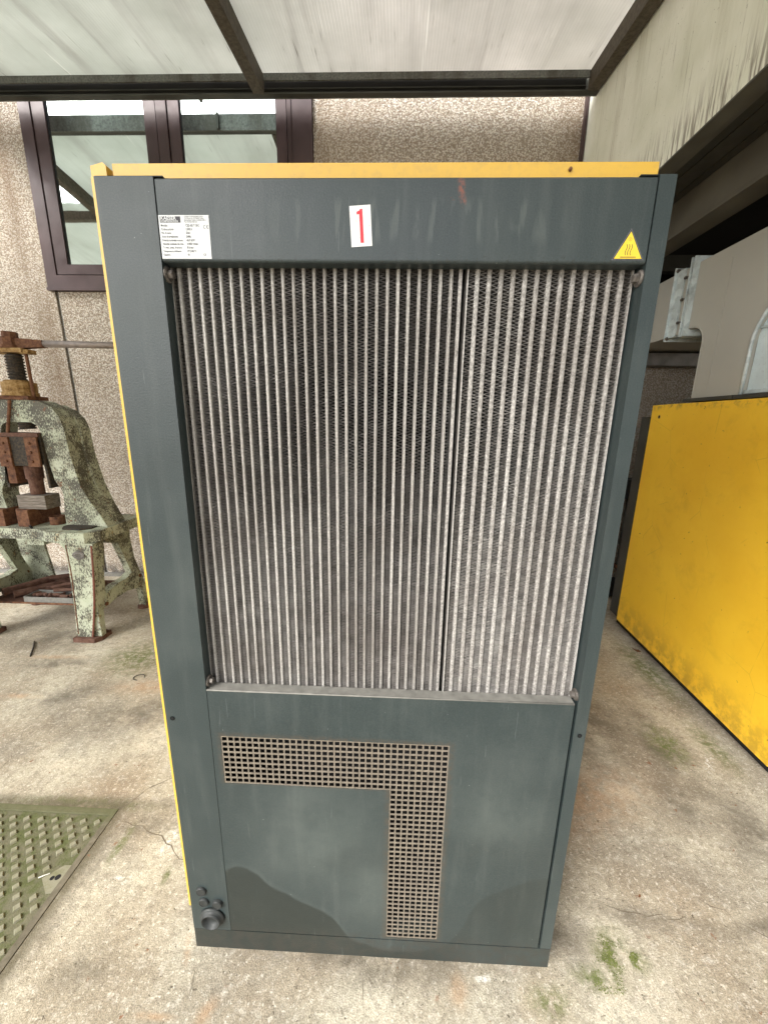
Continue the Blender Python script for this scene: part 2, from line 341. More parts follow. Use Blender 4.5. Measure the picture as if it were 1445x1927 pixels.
    M['yard_concrete'] = a.set(col, .88, 0, .22)
    a = Mat('cover_iron'); n = a.noise(14, 6, .7)
    col = a.ramp(a.noise(7, 5, .6), [(.3, (.11, .105, .065)), (.7, (.18, .165, .12))]); col = a.mix(a.rng(n, .40, .62, .1, .85), col, (.078, .092, .030))
    col = a.mix(a.rng(a.noise(90, 4, .7), .60, .70, 0, .6), col, (.045, .042, .025)); a.bump(a.noise(60, 5, .7), .6, .006)
    M['cover_iron'] = a.set(col, .9, 0, .2)
    a = Mat('cover_tread'); n = a.noise(30, 5, .7)
    col = a.mix(a.rng(n, .40, .70, .05, .6), (.235, .225, .165), (.135, .14, .06)); a.bump(n, .4, .004)
    M['cover_tread'] = a.set(col, .85, 0, .25)
    a = Mat('rim_grime'); n = a.noise(22, 5, .7); col = a.ramp(n, [(.3, (.085, .075, .052)), (.7, (.175, .155, .115))])
    col = a.mix(a.math('MULTIPLY', a.rng(o_y(a), .36, .44), .6), col, (.10, .11, .045)); a.bump(n, .5, .005); M['rim_grime'] = a.set(col, .9, 0, .2)
    a = Mat('crack_dark'); M['crack_dark'] = a.set((.15, .122, .09), .95, 0, .1)
    a = Mat('moss'); r = a.noise(90, 2); M['moss'] = a.set(a.ramp(r, [(.3, (.075, .095, .022)), (.7, (.17, .19, .06))]), .95, 0, .1)
ground()

# ---- fluted translucent roofing
def poly():
    a = Mat('roof_sheet'); o = a.xyz(); t = a.t
    streak = a.noise(6, 4, .6, a.map(scale=(1, .07, 0)), dist=.1)
    st2 = a.noise(40, 4, .7, a.map(scale=(1, .035, 0))); near = a.rng(o[1], 2.05, 2.78)
    cloud = a.noise(1.5, 5, .6)
    col = a.ramp(cloud, [(.3, (.54, .545, .525)), (.7, (.68, .68, .665))])
    xr = a.rng(o[0], -2.6, .6); col = a.mix(1, col, a.mix(xr, (.97, 1.0, .965), (1.0, .97, .955)), 'MULTIPLY')
    col = a.mix(a.rng(streak, .47, .70, 0, .38), col, (.36, .345, .33))
    col = a.mix(a.math('MULTIPLY', a.rng(st2, .62, .78), a.rng(a.noise(3, 3), .48, .68, 0, .6)), col, (.24, .225, .20))
    drip = a.math('MULTIPLY', a.rng(a.noise(60, 3, .6, a.map(scale=(1, .05, 0), loc=(2, 0, 0))), .62, .74), near); col = a.mix(a.math('MULTIPLY', drip, .7), col, (.10, .09, .07))
    wl = a.rng(a.noise(26, 2, .5, a.map(scale=(1, .02, 0), loc=(5, 0, 0))), .70, .75, 0, .5); col = a.mix(wl, col, (.86, .86, .82))
    ribs = a.math('ABSOLUTE', a.math('SINE', a.math('MULTIPLY', o[0], PI/.021)))
    rb = a.rng(ribs, .0, .45); col = a.mix(a.math('MULTIPLY', a.math('SUBTRACT', 1, rb), a.rng(a.noise(1.1, 2, .5, a.map(loc=(7, 1, 0))), .35, .65, .15, .6)), col, (.45, .45, .42))
    n = a.node('ShaderNodeBump'); n.inputs['Strength'].default_value = .25; n.inputs['Distance'].default_value = .004; a.put(n.inputs['Height'], ribs)
    tr = t.nodes.new('ShaderNodeBsdfTranslucent'); df = t.nodes.new('ShaderNodeBsdfDiffuse'); mx = t.nodes.new('ShaderNodeMixShader')
    a.put(tr.inputs[0], col); a.put(df.inputs[0], col); mx.inputs[0].default_value = .30
    t.links.new(n.outputs[0], df.inputs['Normal'])
    t.links.new(tr.outputs[0], mx.inputs[1]); t.links.new(df.outputs[0], mx.inputs[2]); t.links.new(mx.outputs[0], a.out.inputs[0])
    M['roof_sheet'] = a.m
poly()
def glass():
    a = Mat('window_glass'); n = a.noise(2.5, 2)
    M['window_glass'] = a.set((.80, .87, .85), a.rng(a.noise(8, 5), .3, .8, .015, .06), 1.0)
    a.bump(n, .02, .02)
glass()

# ------------------------------------------------------------------ mesh helpers
def thing(name, label, cat, loc=(0, 0, 0), rotz=0, group=None, kind=None):
    o = bpy.data.objects.new(name, None); C.objects.link(o); o.location = loc; o.rotation_euler = (0, 0, rotz)
    o.empty_display_size = .1; o['label'] = label; o['category'] = cat
    if group: o['group'] = group
    if kind: o['kind'] = kind
    return o
def root_of(o):
    while o.parent: o = o.parent
    return o
def finish(bm, name, mat, parent=None, local=False, smooth=False, bevel=0, seg=1, **props):
    """world coordinates in, ONE mesh object out (moved into its thing's own space)"""
    if bevel:
        es = [e for e in bm.edges if len(e.link_faces) == 2 and e.calc_face_angle(0) > .35]
        bmesh.ops.bevel(bm, geom=es, offset=bevel, segments=seg, affect='EDGES', clamp_overlap=True)
    bmesh.ops.recalc_face_normals(bm, faces=bm.faces)
    if parent and not local:
        r = root_of(parent)
        mw = Matrix.Translation(r.location) @ r.rotation_euler.to_matrix().to_4x4()
        bm.transform(mw.inverted())
    me = bpy.data.meshes.new(name); bm.to_mesh(me); bm.free()
    for p in me.polygons: p.use_smooth = smooth
    return link(name, me, mat, parent, **props)
def link(name, me, mat, parent=None, **props):
    if mat and not me.materials: me.materials.append(M[mat])
    o = bpy.data.objects.new(name, me); C.objects.link(o)
    if parent: o.parent = parent
    for k, v in props.items(): o[k] = v
    return o
def box(bm, x0, x1, y0, y1, z0, z1, rot=None, mat=None):
    vs = [bm.verts.new((x, y, z)) for x in (x0, x1) for y in (y0, y1) for z in (z0, z1)]
    for f in ((0, 1, 3, 2), (4, 6, 7, 5), (0, 4, 5, 1), (2, 3, 7, 6), (0, 2, 6, 4), (1, 5, 7, 3)):
        bm.faces.new([vs[i] for i in f])
    if rot: bmesh.ops.transform(bm, matrix=rot, verts=vs)
    return vs
def mbox(name, dims, mat, parent=None, bevel=0, seg=1, **k):
    bm = bmesh.new(); box(bm, *dims); return finish(bm, name, mat, parent, bevel=bevel, seg=seg, **k)
AX = {'x': lambda u, v, w: (w, u, v), 'y': lambda u, v, w: (u, w, v), 'z': lambda u, v, w: (u, v, w)}
def prism(bm, pts, axis, a, b):
    """closed outline in the plane across `axis`, run from a to b"""
    f = AX[axis]; n = len(pts)
    A = [bm.verts.new(f(u, v, a)) for u, v in pts]; B = [bm.verts.new(f(u, v, b)) for u, v in pts]
    fa = bm.faces.new(A); fb = bm.faces.new(B[::-1])
    for i in range(n): bm.faces.new((A[i], B[i], B[(i+1) % n], A[(i+1) % n]))
    return A+B
def mprism(name, pts, axis, a, b, mat, parent=None, **k):
    bm = bmesh.new(); prism(bm, pts, axis, a, b); return finish(bm, name, mat, parent, **k)
def lathe(bm, prof, c=(0, 0, 0), axis='z', n=20):
    """(radius, height) profile turned about an axis through c"""
    rings = []
    for r, h in prof:
        ring = []
        for i in range(n):
            t = 2*PI*i/n; p = (r*math.cos(t), r*math.sin(t))
            v = {'z': (p[0], p[1], h), 'x': (h, p[0], p[1]), 'y': (p[0], h, p[1])}[axis]
            ring.append(bm.verts.new((c[0]+v[0], c[1]+v[1], c[2]+v[2])))
        rings.append(ring)
    for A, B in zip(rings, rings[1:]):
        for i in range(n): bm.faces.new((A[i], A[(i+1) % n], B[(i+1) % n], B[i]))
    bm.faces.new(rings[0][::-1]); bm.faces.new(rings[-1])
def mlathe(name, prof, c, mat, parent=None, axis='z', n=20, **k):
    bm = bmesh.new(); lathe(bm, prof, c, axis, n); return finish(bm, name, mat, parent, smooth=k.pop('smooth', False), **k)
def tube(bm, pts, rad, n=8):
    pts = [Vector(p) for p in pts]; rings = []
    for i, p in enumerate(pts):
        d = (pts[min(i+1, len(pts)-1)] - pts[max(i-1, 0)]).normalized()
        a = d.orthogonal().normalized() if i == 0 else (a - d*a.dot(d)).normalized()
        b = d.cross(a); r = rad[i] if hasattr(rad, '__len__') else rad
        rings.append([bm.verts.new(p + (a*math.cos(2*PI*k/n) + b*math.sin(2*PI*k/n))*r) for k in range(n)])
    for A, B in zip(rings, rings[1:]):
        for k in range(n): bm.faces.new((A[k], A[(k+1) % n], B[(k+1) % n], B[k]))
    bm.faces.new(rings[0][::-1]); bm.faces.new(rings[-1])
def plate(bm, us, vs, keep, axis, a, b):
    """sheet on a grid with cells left out as real holes, run from a (front) to b"""
    f = AX[axis]; nu, nv = len(us)-1, len(vs)-1
    K = {(i, j) for i in range(nu) for j in range(nv) if keep((us[i]+us[i+1])/2, (vs[j]+vs[j+1])/2)}
    cache = {}
    def V(i, j, s):
        k = (i, j, s)
        if k not in cache: cache[k] = bm.verts.new(f(us[i], vs[j], (a, b)[s]))
        return cache[k]
    for (i, j) in K:
        bm.faces.new((V(i, j, 0), V(i+1, j, 0), V(i+1, j+1, 0), V(i, j+1, 0)))
        bm.faces.new((V(i, j, 1), V(i, j+1, 1), V(i+1, j+1, 1), V(i+1, j, 1)))
        for (di, dj, p, q) in ((-1, 0, (i, j), (i, j+1)), (1, 0, (i+1, j), (i+1, j+1)), (0, -1, (i, j), (i+1, j)), (0, 1, (i, j+1), (i+1, j+1))):
            if (i+di, j+dj) not in K: bm.faces.new((V(*p, 0), V(*q, 0), V(*q, 1), V(*p, 1)))
def text_mesh(body, size, x, z, y, sx=1.0, bold=0.0, rot=0, align='LEFT'):
    """flat lettering standing on a front that faces -Y; returns (verts, faces)"""
    cu = bpy.data.curves.new('lettering', 'FONT'); cu.body = body; cu.size = size; cu.align_x = align; cu.resolution_u = 2
    cu.offset = bold
    ob = bpy.data.objects.new('lettering', cu); C.objects.link(ob)
    dg = bpy.context.evaluated_depsgraph_get(); dg.update()
    me = bpy.data.meshes.new_from_object(ob.evaluated_get(dg))
    ca, sa = math.cos(rot), math.sin(rot)
    vs = [(x + (v.co.x*sx*ca - v.co.y*sa), y, z + (v.co.x*sx*sa + v.co.y*ca)) for v in me.vertices]
    fs = [tuple(p.vertices) for p in me.polygons]
    bpy.data.objects.remove(ob); bpy.data.curves.remove(cu); bpy.data.meshes.remove(me)
    return vs, fs
def lettering(items, mat, parent, name='lettering'):
    vs, fs = [], []
    for it in items:
        v, f = text_mesh(*it[0], **it[1]); k = len(vs); vs += v; fs += [tuple(i+k for i in p) for p in f]
    L = root_of(parent).location; vs = [(a-L.x, b-L.y, c-L.z) for a, b, c in vs]
    me = bpy.data.meshes.new(name); me.from_pydata(vs, [], fs)
    return link(name, me, mat, parent)
def copy_tree(o, parent=None):
    c = o.copy(); C.objects.link(c); c.parent = parent
    for ch in list(o.children): copy_tree(ch, c)
    return c

# ================================================================== ground
GX0, GX1, GY0, GY1 = -1.81, -1.148, -.205, .460       # pit of the access cover
bm = bmesh.new()
plate(bm, [-60, -8, GX0, GX1, 3, 60], [-60, -4, GY0, GY1, 8, 60], lambda x, y: not (GX0 < x < GX1 and GY0 < y < GY1), 'z', 0, -.25)
ground_o = finish(bm, 'ground', 'yard_concrete', kind='structure')
def crack(pts, w, jit=.012, step=.03):
    P = [];
    for (x0, y0), (x1, y1) in zip(pts, pts[1:]):
        n = max(2, int(math.hypot(x1-x0, y1-y0)/step))
        for i in range(n): P.append((x0+(x1-x0)*i/n + random.uniform(-jit, jit), y0+(y1-y0)*i/n + random.uniform(-jit, jit)))
    P.append(pts[-1]); bm = bmesh.new(); L = []
    for i, (x, y) in enumerate(P):
        a, b = P[max(0, i-1)], P[min(len(P)-1, i+1)]; d = Vector((b[0]-a[0], b[1]-a[1])).normalized(); nn = Vector((-d.y, d.x))
        ww = w*.52*random.uniform(.15, 1.2)*(1 if 0 < i < len(P)-1 else .1)
        L.append((bm.verts.new((x+nn.x*ww, y+nn.y*ww, .0015)), bm.verts.new((x-nn.x*ww, y-nn.y*ww, .0015))))
    for (a, b), (c, d) in zip(L, L[1:]): bm.faces.new((a, b, d, c))
    finish(bm, 'crack', 'crack_dark', ground_o)
crack([(-1.15, .462), (-1.10, .53), (-1.03, .60), (-.90, .66), (-.6, .72)], .0035)
crack([(-1.14, .42), (-1.01, .385), (-.93, .36), (-.83, .32), (-.7, .25)], .0032)
crack([(-1.80, .50), (-1.88, .68), (-1.97, .86), (-1.99, 1.1), (-2.05, 1.35)], .0016)
crack([(-1.26, .86), (-1.12, .70), (-1.2, .98)], .0010)
crack([(-1.95, .98), (-1.66, 1.0), (-1.52, 1.10)], .0012)
crack([(.80, .215), (.95, .17), (1.12, .185)], .0022)
crack([(1.20, .235), (1.32, .16), (1.45, .10), (1.62, .14)], .0028)
crack([(1.28, .40), (1.33, .33)], .0018)
crack([(-.61, .16), (-.545, .02), (-.535, -.10)], .0016)
crack([(-.02, .0), (-.01, -.12)], .0012, .003)
crack([(1.02, .55), (1.22, .57)], .0012); crack([(1.0, .70), (1.2, .69)], .0012)
crack([(-2.9, 1.62), (-2.3, 1.60), (-1.8, 1.72)], .0025, .006); crack([(-3.2, 1.35), (-2.5, 1.34), (-1.9, 1.32)], .0016, .006)

# moss cushions: tiny clumps, nobody could count them
def moss(spots, n):
    bm = bmesh.new()
    for _ in range(n):
        cx, cy, rx, ry, ro = random.choice(spots); a = random.random()*2*PI; r = random.random()**.8
        u, v = rx*r*math.cos(a), ry*r*math.sin(a)
        x = cx+u*math.cos(ro)-v*math.sin(ro); y = cy+u*math.sin(ro)+v*math.cos(ro); s = random.uniform(.0008, .0028)
        if math.sin(x*90)+math.sin(y*80+x*30) < random.uniform(-.8, .9): continue
        t = [bm.verts.new((x+s*math.cos(k*2.09+a), y+s*math.sin(k*2.09+a), .0004)) for k in range(3)]; h = bm.verts.new((x, y, s*.8))
        for k in range(3): bm.faces.new((t[k], t[(k+1) % 3], h))
    return bm
finish(moss([(.79, .07, .06, .045, .9), (.87, .055, .022, .022, 0), (.75, .0, .05, .03, 0), (.79, .07, .04, .03, 0)], 2600), 'moss', 'moss', kind='stuff', label='low green moss growing on the concrete right of the dark machine', category='moss')
finish(moss([(1.86, 1.62, .09, .40, 0), (-1.78, 1.55, .2, .16, 0), (1.6, .98, .07, .12, 0)], 3500), 'moss', 'moss', kind='stuff', label='thin green moss film beside the yellow cabinet and by the press foot', category='moss')

# ---- access cover
cov = thing('access_cover', 'square mossy iron access cover with diamond treads let into the concrete', 'manhole cover', (-1.48, .13, 0))
bm = bmesh.new(); f = .026
plate(bm, [GX0+.002, GX0+f, GX1-f, GX1-.002], [GY0+.002, GY0+f, GY1-f, GY1-.002], lambda x, y: not (GX0+f < x < GX1-f and GY0+f < y < GY1-f), 'z', .0025, -.06)
finish(bm, 'rim', 'rim_grime', cov, bevel=.002)
mbox('cover_plate', (GX0+f+.001, GX1-f-.001, GY0+f+.001, GY1-f-.001, -.05, -.0055), 'cover_iron', cov)
# blank lifting plate with its two keyholes
bm = bmesh.new()
prism(bm, [(-1.252, .190), (-1.203, .236), (-1.176, .238), (-1.176, .148), (-1.198, .1455)], 'z', -.0050, -.0018)
finish(bm, 'lifting_plate', 'cover_tread', cov, bevel=.001)
bm = bmesh.new(); lathe(bm, [(.0075, -.0012), (.0075, -.0008)], (-1.2135, .1919, 0), 'z', 12); lathe(bm, [(.0095, -.0016), (.0095, -.0006)], (-1.1950, .1957, 0), 'z', 12)
finish(bm, 'keyhole', 'black_void', cov)
bm = bmesh.new(); h = .0155
top = [(h*.78, 0), (0, h*.78), (-h*.78, 0), (0, -h*.78)]; bot = [(h, 0), (0, h), (-h, 0), (0, -h)]
A = [bm.verts.new((x, y, 0)) for x, y in bot]; B = [bm.verts.new((x, y, .0062)) for x, y in top]
bm.faces.new(B)
for k in range(4): bm.faces.new((A[k], A[(k+1) % 4], B[(k+1) % 4], B[k]))
tread_me = bpy.data.meshes.new('tread'); bm.to_mesh(tread_me); bm.free()
for j in range(-2, 24):
    for i in range(-14, 14):
        x = -1.3284 + .0625*i + .0318*j; y = .4022 - .0301*j
        if not (GX0+f+.018 < x < GX1-f-.016 and GY0+f+.016 < y < GY1-f-.014): continue
        if abs(x+1.205) < .05 and abs(y-.19) < .052 and (x > -1.24 or y > .16): continue
        if random.random() < .03: continue
        o = link('tread', tread_me, 'cover_tread', cov); o.location = (x+1.48, y-.13, -.0055 + random.uniform(-.0012, .0006)); o.rotation_euler = (0, 0, random.uniform(-.06, .06))

# small litter
def litter(name, label, cat, pts, r, mat, group=None):
    bm = bmesh.new(); tube(bm, pts, r, 5); o = finish(bm, name, mat, label=label, category=cat)
    if group: o['group'] = group
litter('twig', 'thin dark straight stick on the floor in front of the green press', 'twig', [(-2.70, 1.69, .006), (-2.64, 1.62, .007), (-2.56, 1.51, .005)], .005, 'twig_dark')
litter('wire_ring', 'small open loop of dark wire lying on mossy concrete', 'wire', [(-1.64+.035*math.cos(t*.55), 1.33+.03*math.sin(t*.55), .004+.002*math.sin(t)) for t in range(10)], .0025, 'twig_dark')
litter('straw', 'short white straw lying across a corner of the iron cover', 'straw', [(-1.262, .187, .004), (-1.245, .196, .005), (-1.232, .204, .003)], .0018, 'white_bit')
def leaf(x, y, s, rz, label):
    bm = bmesh.new(); pts = [(0, -1, .1), (.4, -.4, .25), (.45, .2, .05), (.1, 1, .3), (-.35, .35, .2), (-.42, -.35, 0)]
    vs = [bm.verts.new((px*s, py*s, abs(pz)*s+.002)) for px, py, pz in pts]; c = bm.verts.new((0, 0, .002+s*.05))
    for k in range(6): bm.faces.new((vs[k], vs[(k+1) % 6], c))
    e = bmesh.ops.extrude_face_region(bm, geom=bm.faces[:]); bmesh.ops.translate(bm, vec=(0, 0, .0007), verts=[v for v in e['geom'] if isinstance(v, bmesh.types.BMVert)])
    o = finish(bm, 'dry_leaf', 'leaf_brown', label=label, category='leaf'); o.location = (x, y, 0); o.rotation_euler = (0, 0, rz)
leaf(1.93, 1.86, .035, .8, 'curled reddish dead leaf by the lower edge of the yellow cabinet')
leaf(.985, .235, .008, 2.3, 'tiny dark dead leaf alone on the concrete right of the dark machine')
leaf(.60, -.17, .010, 1.2, 'small dark dead leaf near the bottom edge, right of the rust patch')

# ================================================================== rear building
bld = thing('factory_wall', 'pebble-dashed concrete building wall with a vertical joint and brown window', 'building', (-.8, 3.0, 0))
WX0, WX1, WZ0, WZ1 = -3.225, -.724, 2.822, 4.75
# left precast panel (runs past the window's left edge), centre panel round the window, right panel below the opening
bm = bmesh.new(); prism(bm, [(-9, 0), (-3.134, 0), (-3.184, WZ0), (WX0, WZ0), (WX0, 5.6), (-9, 5.6)], 'y', 3.0, 3.25); finish(bm, 'concrete_panel', 'aggregate', bld)
bm = bmesh.new(); prism(bm, [(-3.100, 0), (1.535, 0), (1.535, 5.6), (WX1, 5.6), (WX1, WZ0), (-3.150, WZ0)], 'y', 2.998, 3.25); finish(bm, 'concrete_panel', 'aggregate', bld)
bm = bmesh.new(); prism(bm, [(WX0, WZ1), (WX1, WZ1), (WX1, 5.6), (WX0, 5.6)], 'y', 3.001, 3.25); finish(bm, 'concrete_panel', 'aggregate', bld)
bm = bmesh.new(); prism(bm, [(1.56, 0), (8, 0), (8, 2.30), (1.56, 2.30)], 'y', 3.0, 3.25); finish(bm, 'concrete_panel', 'aggregate_dark', bld)
bm = bmesh.new(); prism(bm, [(-3.128, 0), (-3.100, 0), (-3.150, WZ0), (-3.178, WZ0)], 'y', 3.035, 3.2)
finish(bm, 'joint_filler', 'gasket', bld)
bm = bmesh.new(); prism(bm, [(-3.109, 0), (-3.100, 0), (-3.150, WZ0), (-3.159, WZ0)], 'y', 2.999, 3.03); finish(bm, 'joint_arris', 'dusty_sill', bld)
mbox('plinth_strip', (-9, 1.5, 2.955, 2.999, 0, .03), 'dusty_sill', bld, bevel=.006)
mbox('joint_cover', (1.495, 1.516, 2.955, 2.996, 0, 5.6), 'window_frame', bld, bevel=.002)
# window
win = bpy.data.objects.new('window', None); C.objects.link(win); win.parent = bld
bm = bmesh.new()
plate(bm, [WX0+.004, -3.120, -.935, WX1-.004], [WZ0+.03, 2.953, 4.64, WZ1-.004], lambda x, z: not (-3.120 < x < -.935 and 2.953 < z < 4.64), 'y', 2.968, 3.09)
finish(bm, 'outer_frame', 'window_frame', win, bevel=.003)
mbox('sill', (WX0+.004, WX1-.004, 2.955, 3.09, WZ0+.002, WZ0+.026), 'window_frame', win, bevel=.003)
mbox('mullion', (-2.040, -1.952, 2.968, 3.09, 2.955, 4.638), 'window_frame', win, bevel=.003)
mbox('mullion', (-.925, -.9, 2.960, 2.966, 2.96, 4.6), 'window_frame', win, bevel=.001)
for (x0, x1) in ((-3.112, -2.050), (-1.942, -.943)):
    wl, wr = (.108, .10) if x0 < -3 else (.094, .086)
    bm = bmesh.new()
    plate(bm, [x0, x0+wl, x1-wr, x1], [2.962, 3.042, 4.56, 4.630], lambda x, z: not (x0+wl < x < x1-wr and 3.042 < z < 4.56), 'y', 2.977, 3.06)
    finish(bm, 'sash', 'window_frame', win, bevel=.004)
    bm = bmesh.new(); g = .007
    plate(bm, [x0+wl, x0+wl+g, x1-wr-g, x1-wr], [3.042, 3.042+g, 4.56-g, 4.56], lambda x, z: not (x0+wl+g < x < x1-wr-g and 3.042+g < z < 4.56-g), 'y', 2.990, 3.02)
    finish(bm, 'glazing_seal', 'gasket', win)
    mbox('glass_pane', (x0+wl+g, x1-wr-g, 3.000, 3.006, 3.042+g, 4.56-g), 'window_glass', win)
for o in win.children:                         # outer pieces recess behind: dark liner closes the rebates
    pass
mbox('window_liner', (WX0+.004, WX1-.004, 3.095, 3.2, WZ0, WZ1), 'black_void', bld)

# ================================================================== shed on the right
shed = thing('concrete_canopy', 'pale streaked concrete fascia with a dark soffit over the right hand bay', 'canopy', (1.56, 1, 0))
mbox('fascia', (1.522, 1.600, -4.5, 2.995, 3.150, 5.4), 'fascia_concrete', shed, bevel=.004)
mbox('drip_plate', (1.5215, 1.6005, -4.5, 2.995, 3.1405, 3.1495), 'lip_grey', shed, bevel=.001)
mbox('edge_lip', (1.601, 1.650, -4.5, 2.995, 3.158, 3.30), 'lip_grey', shed, bevel=.003)
for k in range(5):
    x = 1.652 + .056*k
    mbox('soffit_board', (x, x+.053, -4.5, 2.995, 3.205 + (.004 if k % 2 else 0), 3.26), 'soffit', shed, bevel=.003)
bm = bmesh.new(); box(bm, 1.935, 1.960, -4.5, 2.9, 3.005, 3.20); box(bm, 1.935, 2.10, -4.5, 2.9, 2.985, 3.004); box(bm, 1.935, 2.10, -4.5, 2.9, 3.201, 3.22)
finish(bm, 'edge_beam', 'beam_cream', shed, bevel=.002)
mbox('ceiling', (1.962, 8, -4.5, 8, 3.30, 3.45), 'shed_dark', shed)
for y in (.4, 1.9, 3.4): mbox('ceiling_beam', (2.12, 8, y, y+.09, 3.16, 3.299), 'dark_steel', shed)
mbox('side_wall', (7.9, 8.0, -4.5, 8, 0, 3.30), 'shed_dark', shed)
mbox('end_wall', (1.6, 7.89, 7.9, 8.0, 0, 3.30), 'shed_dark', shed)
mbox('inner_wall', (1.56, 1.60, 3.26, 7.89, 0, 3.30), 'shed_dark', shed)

# rails along the wall under the duct
tr = thing('cable_tray', 'bright metal rail below a dark channel on the wall under the duct', 'cable tray', (2.6, 2.9, 2.2))
mbox('tray_side', (1.7, 3.02, 2.86, 2.875, 2.225, 2.325), 'tray_steel', tr, bevel=.003)
mbox('tray_bottom', (1.7, 3.02, 2.876, 2.99, 2.222, 2.232), 'tray_steel', tr)
mbox('channel', (1.7, 3.6, 2.82, 2.98, 2.350, 2.440), 'dark_steel', tr, bevel=.006)
mbox('end_bracket', (2.83, 2.90, 2.852, 2.859, 2.235, 2.335), 'white_print', tr, bevel=.002)

# ---- dark pipe set between the two machines
pp = thing('pipe_manifold', 'dark pipes and valve box at the wall between both machines', 'pipes', (2.4, 2.88, 0))
mbox('valve_box', (2.10, 2.75, 2.80, 2.97, 1.02, 1.20), 'dark_inner', pp, bevel=.008)
for x, r, z in ((2.20, .022, 1.02), (2.31, .03, 1.02), (2.45, .02, 1.02)):
    mlathe('pipe', [(r, .28), (r, z)], (x, 2.88, 0), 'dark_steel', pp, n=14, smooth=True)
mbox('clamp_bar', (2.08, 2.60, 2.835, 2.845, .56, .62), 'tray_steel', pp, bevel=.002)
mlathe('flange', [(.05, .30), (.05, .33)], (2.31, 2.88, 0), 'rust', pp, n=14)
mbox('drip_box', (2.08, 2.62, 2.78, 2.96, .03, .16), 'black_void', pp, bevel=.01)

# ---- ventilation duct on the second cabinet
def arc(cx, cy, r, a0, a1, n): return [(cx + r*math.cos(math.radians(a0+(a1-a0)*i/n)), cy + r*math.sin(math.radians(a0+(a1-a0)*i/n))) for i in range(n+1)]
dt = thing('ventilation_duct', 'grey beige sheet metal duct elbow with an arch standing on the yellow cabinet', 'duct', (2.4, 1.6, 1.86))
outl = [(1.955, 1.885), (1.955, 2.24)] + arc(2.075, 2.24, .12, 180, 90, 7)[1:] + [(2.115, 2.36), (2.115, 2.775), (.40, 2.775), (.40, 1.885), (.98, 1.885), (.98, 2.15)] + arc(1.275, 2.15, .295, 180, 0, 16)[1:-1] + [(1.57, 2.15), (1.57, 1.885)]
# arcs run from +Y to -Y: mirror the arch order
arch = arc(1.275, 2.15, .295, 180, 0, 16)
outl = [(1.955, 1.885), (1.955, 2.24)] + arc(2.075, 2.24, .12, 180, 90, 7)[1:] + [(2.115, 2.36), (2.115, 2.775), (.40, 2.775), (.40, 1.885), (.98, 1.885)] + arch + [(1.57, 1.885)]
mprism('duct_body', outl, 'x', 2.05, 2.72, 'duct_grey', dt, bevel=.003)
bm = bmesh.new(); tube(bm, [(2.047, .98, 1.885)] + [(2.047, y, z) for y, z in arch] + [(2.047, 1.57, 1.885)], .009, 8); finish(bm, 'arch_trim', 'galvanised', dt, smooth=True)
bm = bmesh.new(); tube(bm, [(2.047, 1.955, 1.90), (2.047, 1.955, 2.24)] + [(2.047, y, z) for y, z in arc(2.075, 2.24, .12, 180, 90, 7)], .0035, 6); finish(bm, 'edge_seam', 'duct_grey', dt)
mbox('back_sheet', (2.075, 2.08, .985, 1.565, 1.89, 2.44), 'galvanised_blue', dt)
mbox('cross_rail', (2.060, 2.0745, .985, 1.565, 1.89, 1.91), 'galvanised', dt)
mbox('cross_rail', (2.060, 2.0745, .985, 1.565, 2.24, 2.25), 'galvanised', dt)
bm = bmesh.new(); box(bm, 2.02, 2.75, .38, 1.565+.02, 1.862, 1.884); box(bm, 2.02, 2.75, 1.59, 2.0, 1.862, 1.884); finish(bm, 'base_flange', 'dark_steel', dt, bevel=.002)
mbox('base_flange', (2.045, 2.049, 1.58, 1.955, 1.887, 1.915), 'duct_grey', dt)
mbox('sheet_fold', (2.0475, 2.0495, 1.835, 1.843, 1.93, 2.70), 'duct_grey', dt)
for y0, y1, lab in ((2.118, 2.128, 0), (2.150, 2.158, 0)):
    bm = bmesh.new(); plate(bm, [2.015, 2.052, 2.71, 2.75], [2.315, 2.36, 2.775, 2.815], lambda x, z: not (2.052 < x < 2.71 and 2.36 < z < 2.775), 'y', y0, y1); finish(bm, 'flange', 'galvanised', dt, bevel=.001)
mbox('flange_collar', (2.052, 2.71, 2.1285, 2.1495, 2.362, 2.773), 'duct_grey', dt)
mbox('rear_duct', (2.055, 2.70, 2.16, 3.9, 2.345, 2.775), 'duct_grey', dt, bevel=.002)
mbox('coupling_strip', (2.046, 2.71, 2.245, 2.33, 2.336, 2.784), 'galvanised', dt, bevel=.002)
mbox('flange', (2.030, 2.73, 2.33, 2.337, 2.315, 2.81), 'galvanised', dt, bevel=.001)
for z in (2.42, 2.57, 2.71): mlathe('bolt', [(.006, 2.165), (.006, 2.205), (.011, 2.205), (.011, 2.217)], (2.032, 0, z), 'bolt_steel', dt, axis='y', n=6)
for z in (2.335, 2.79): mlathe('bolt', [(.012, 2.315), (.012, 2.329)], (2.045, 0, z), 'bolt_steel', dt, axis='y', n=6)

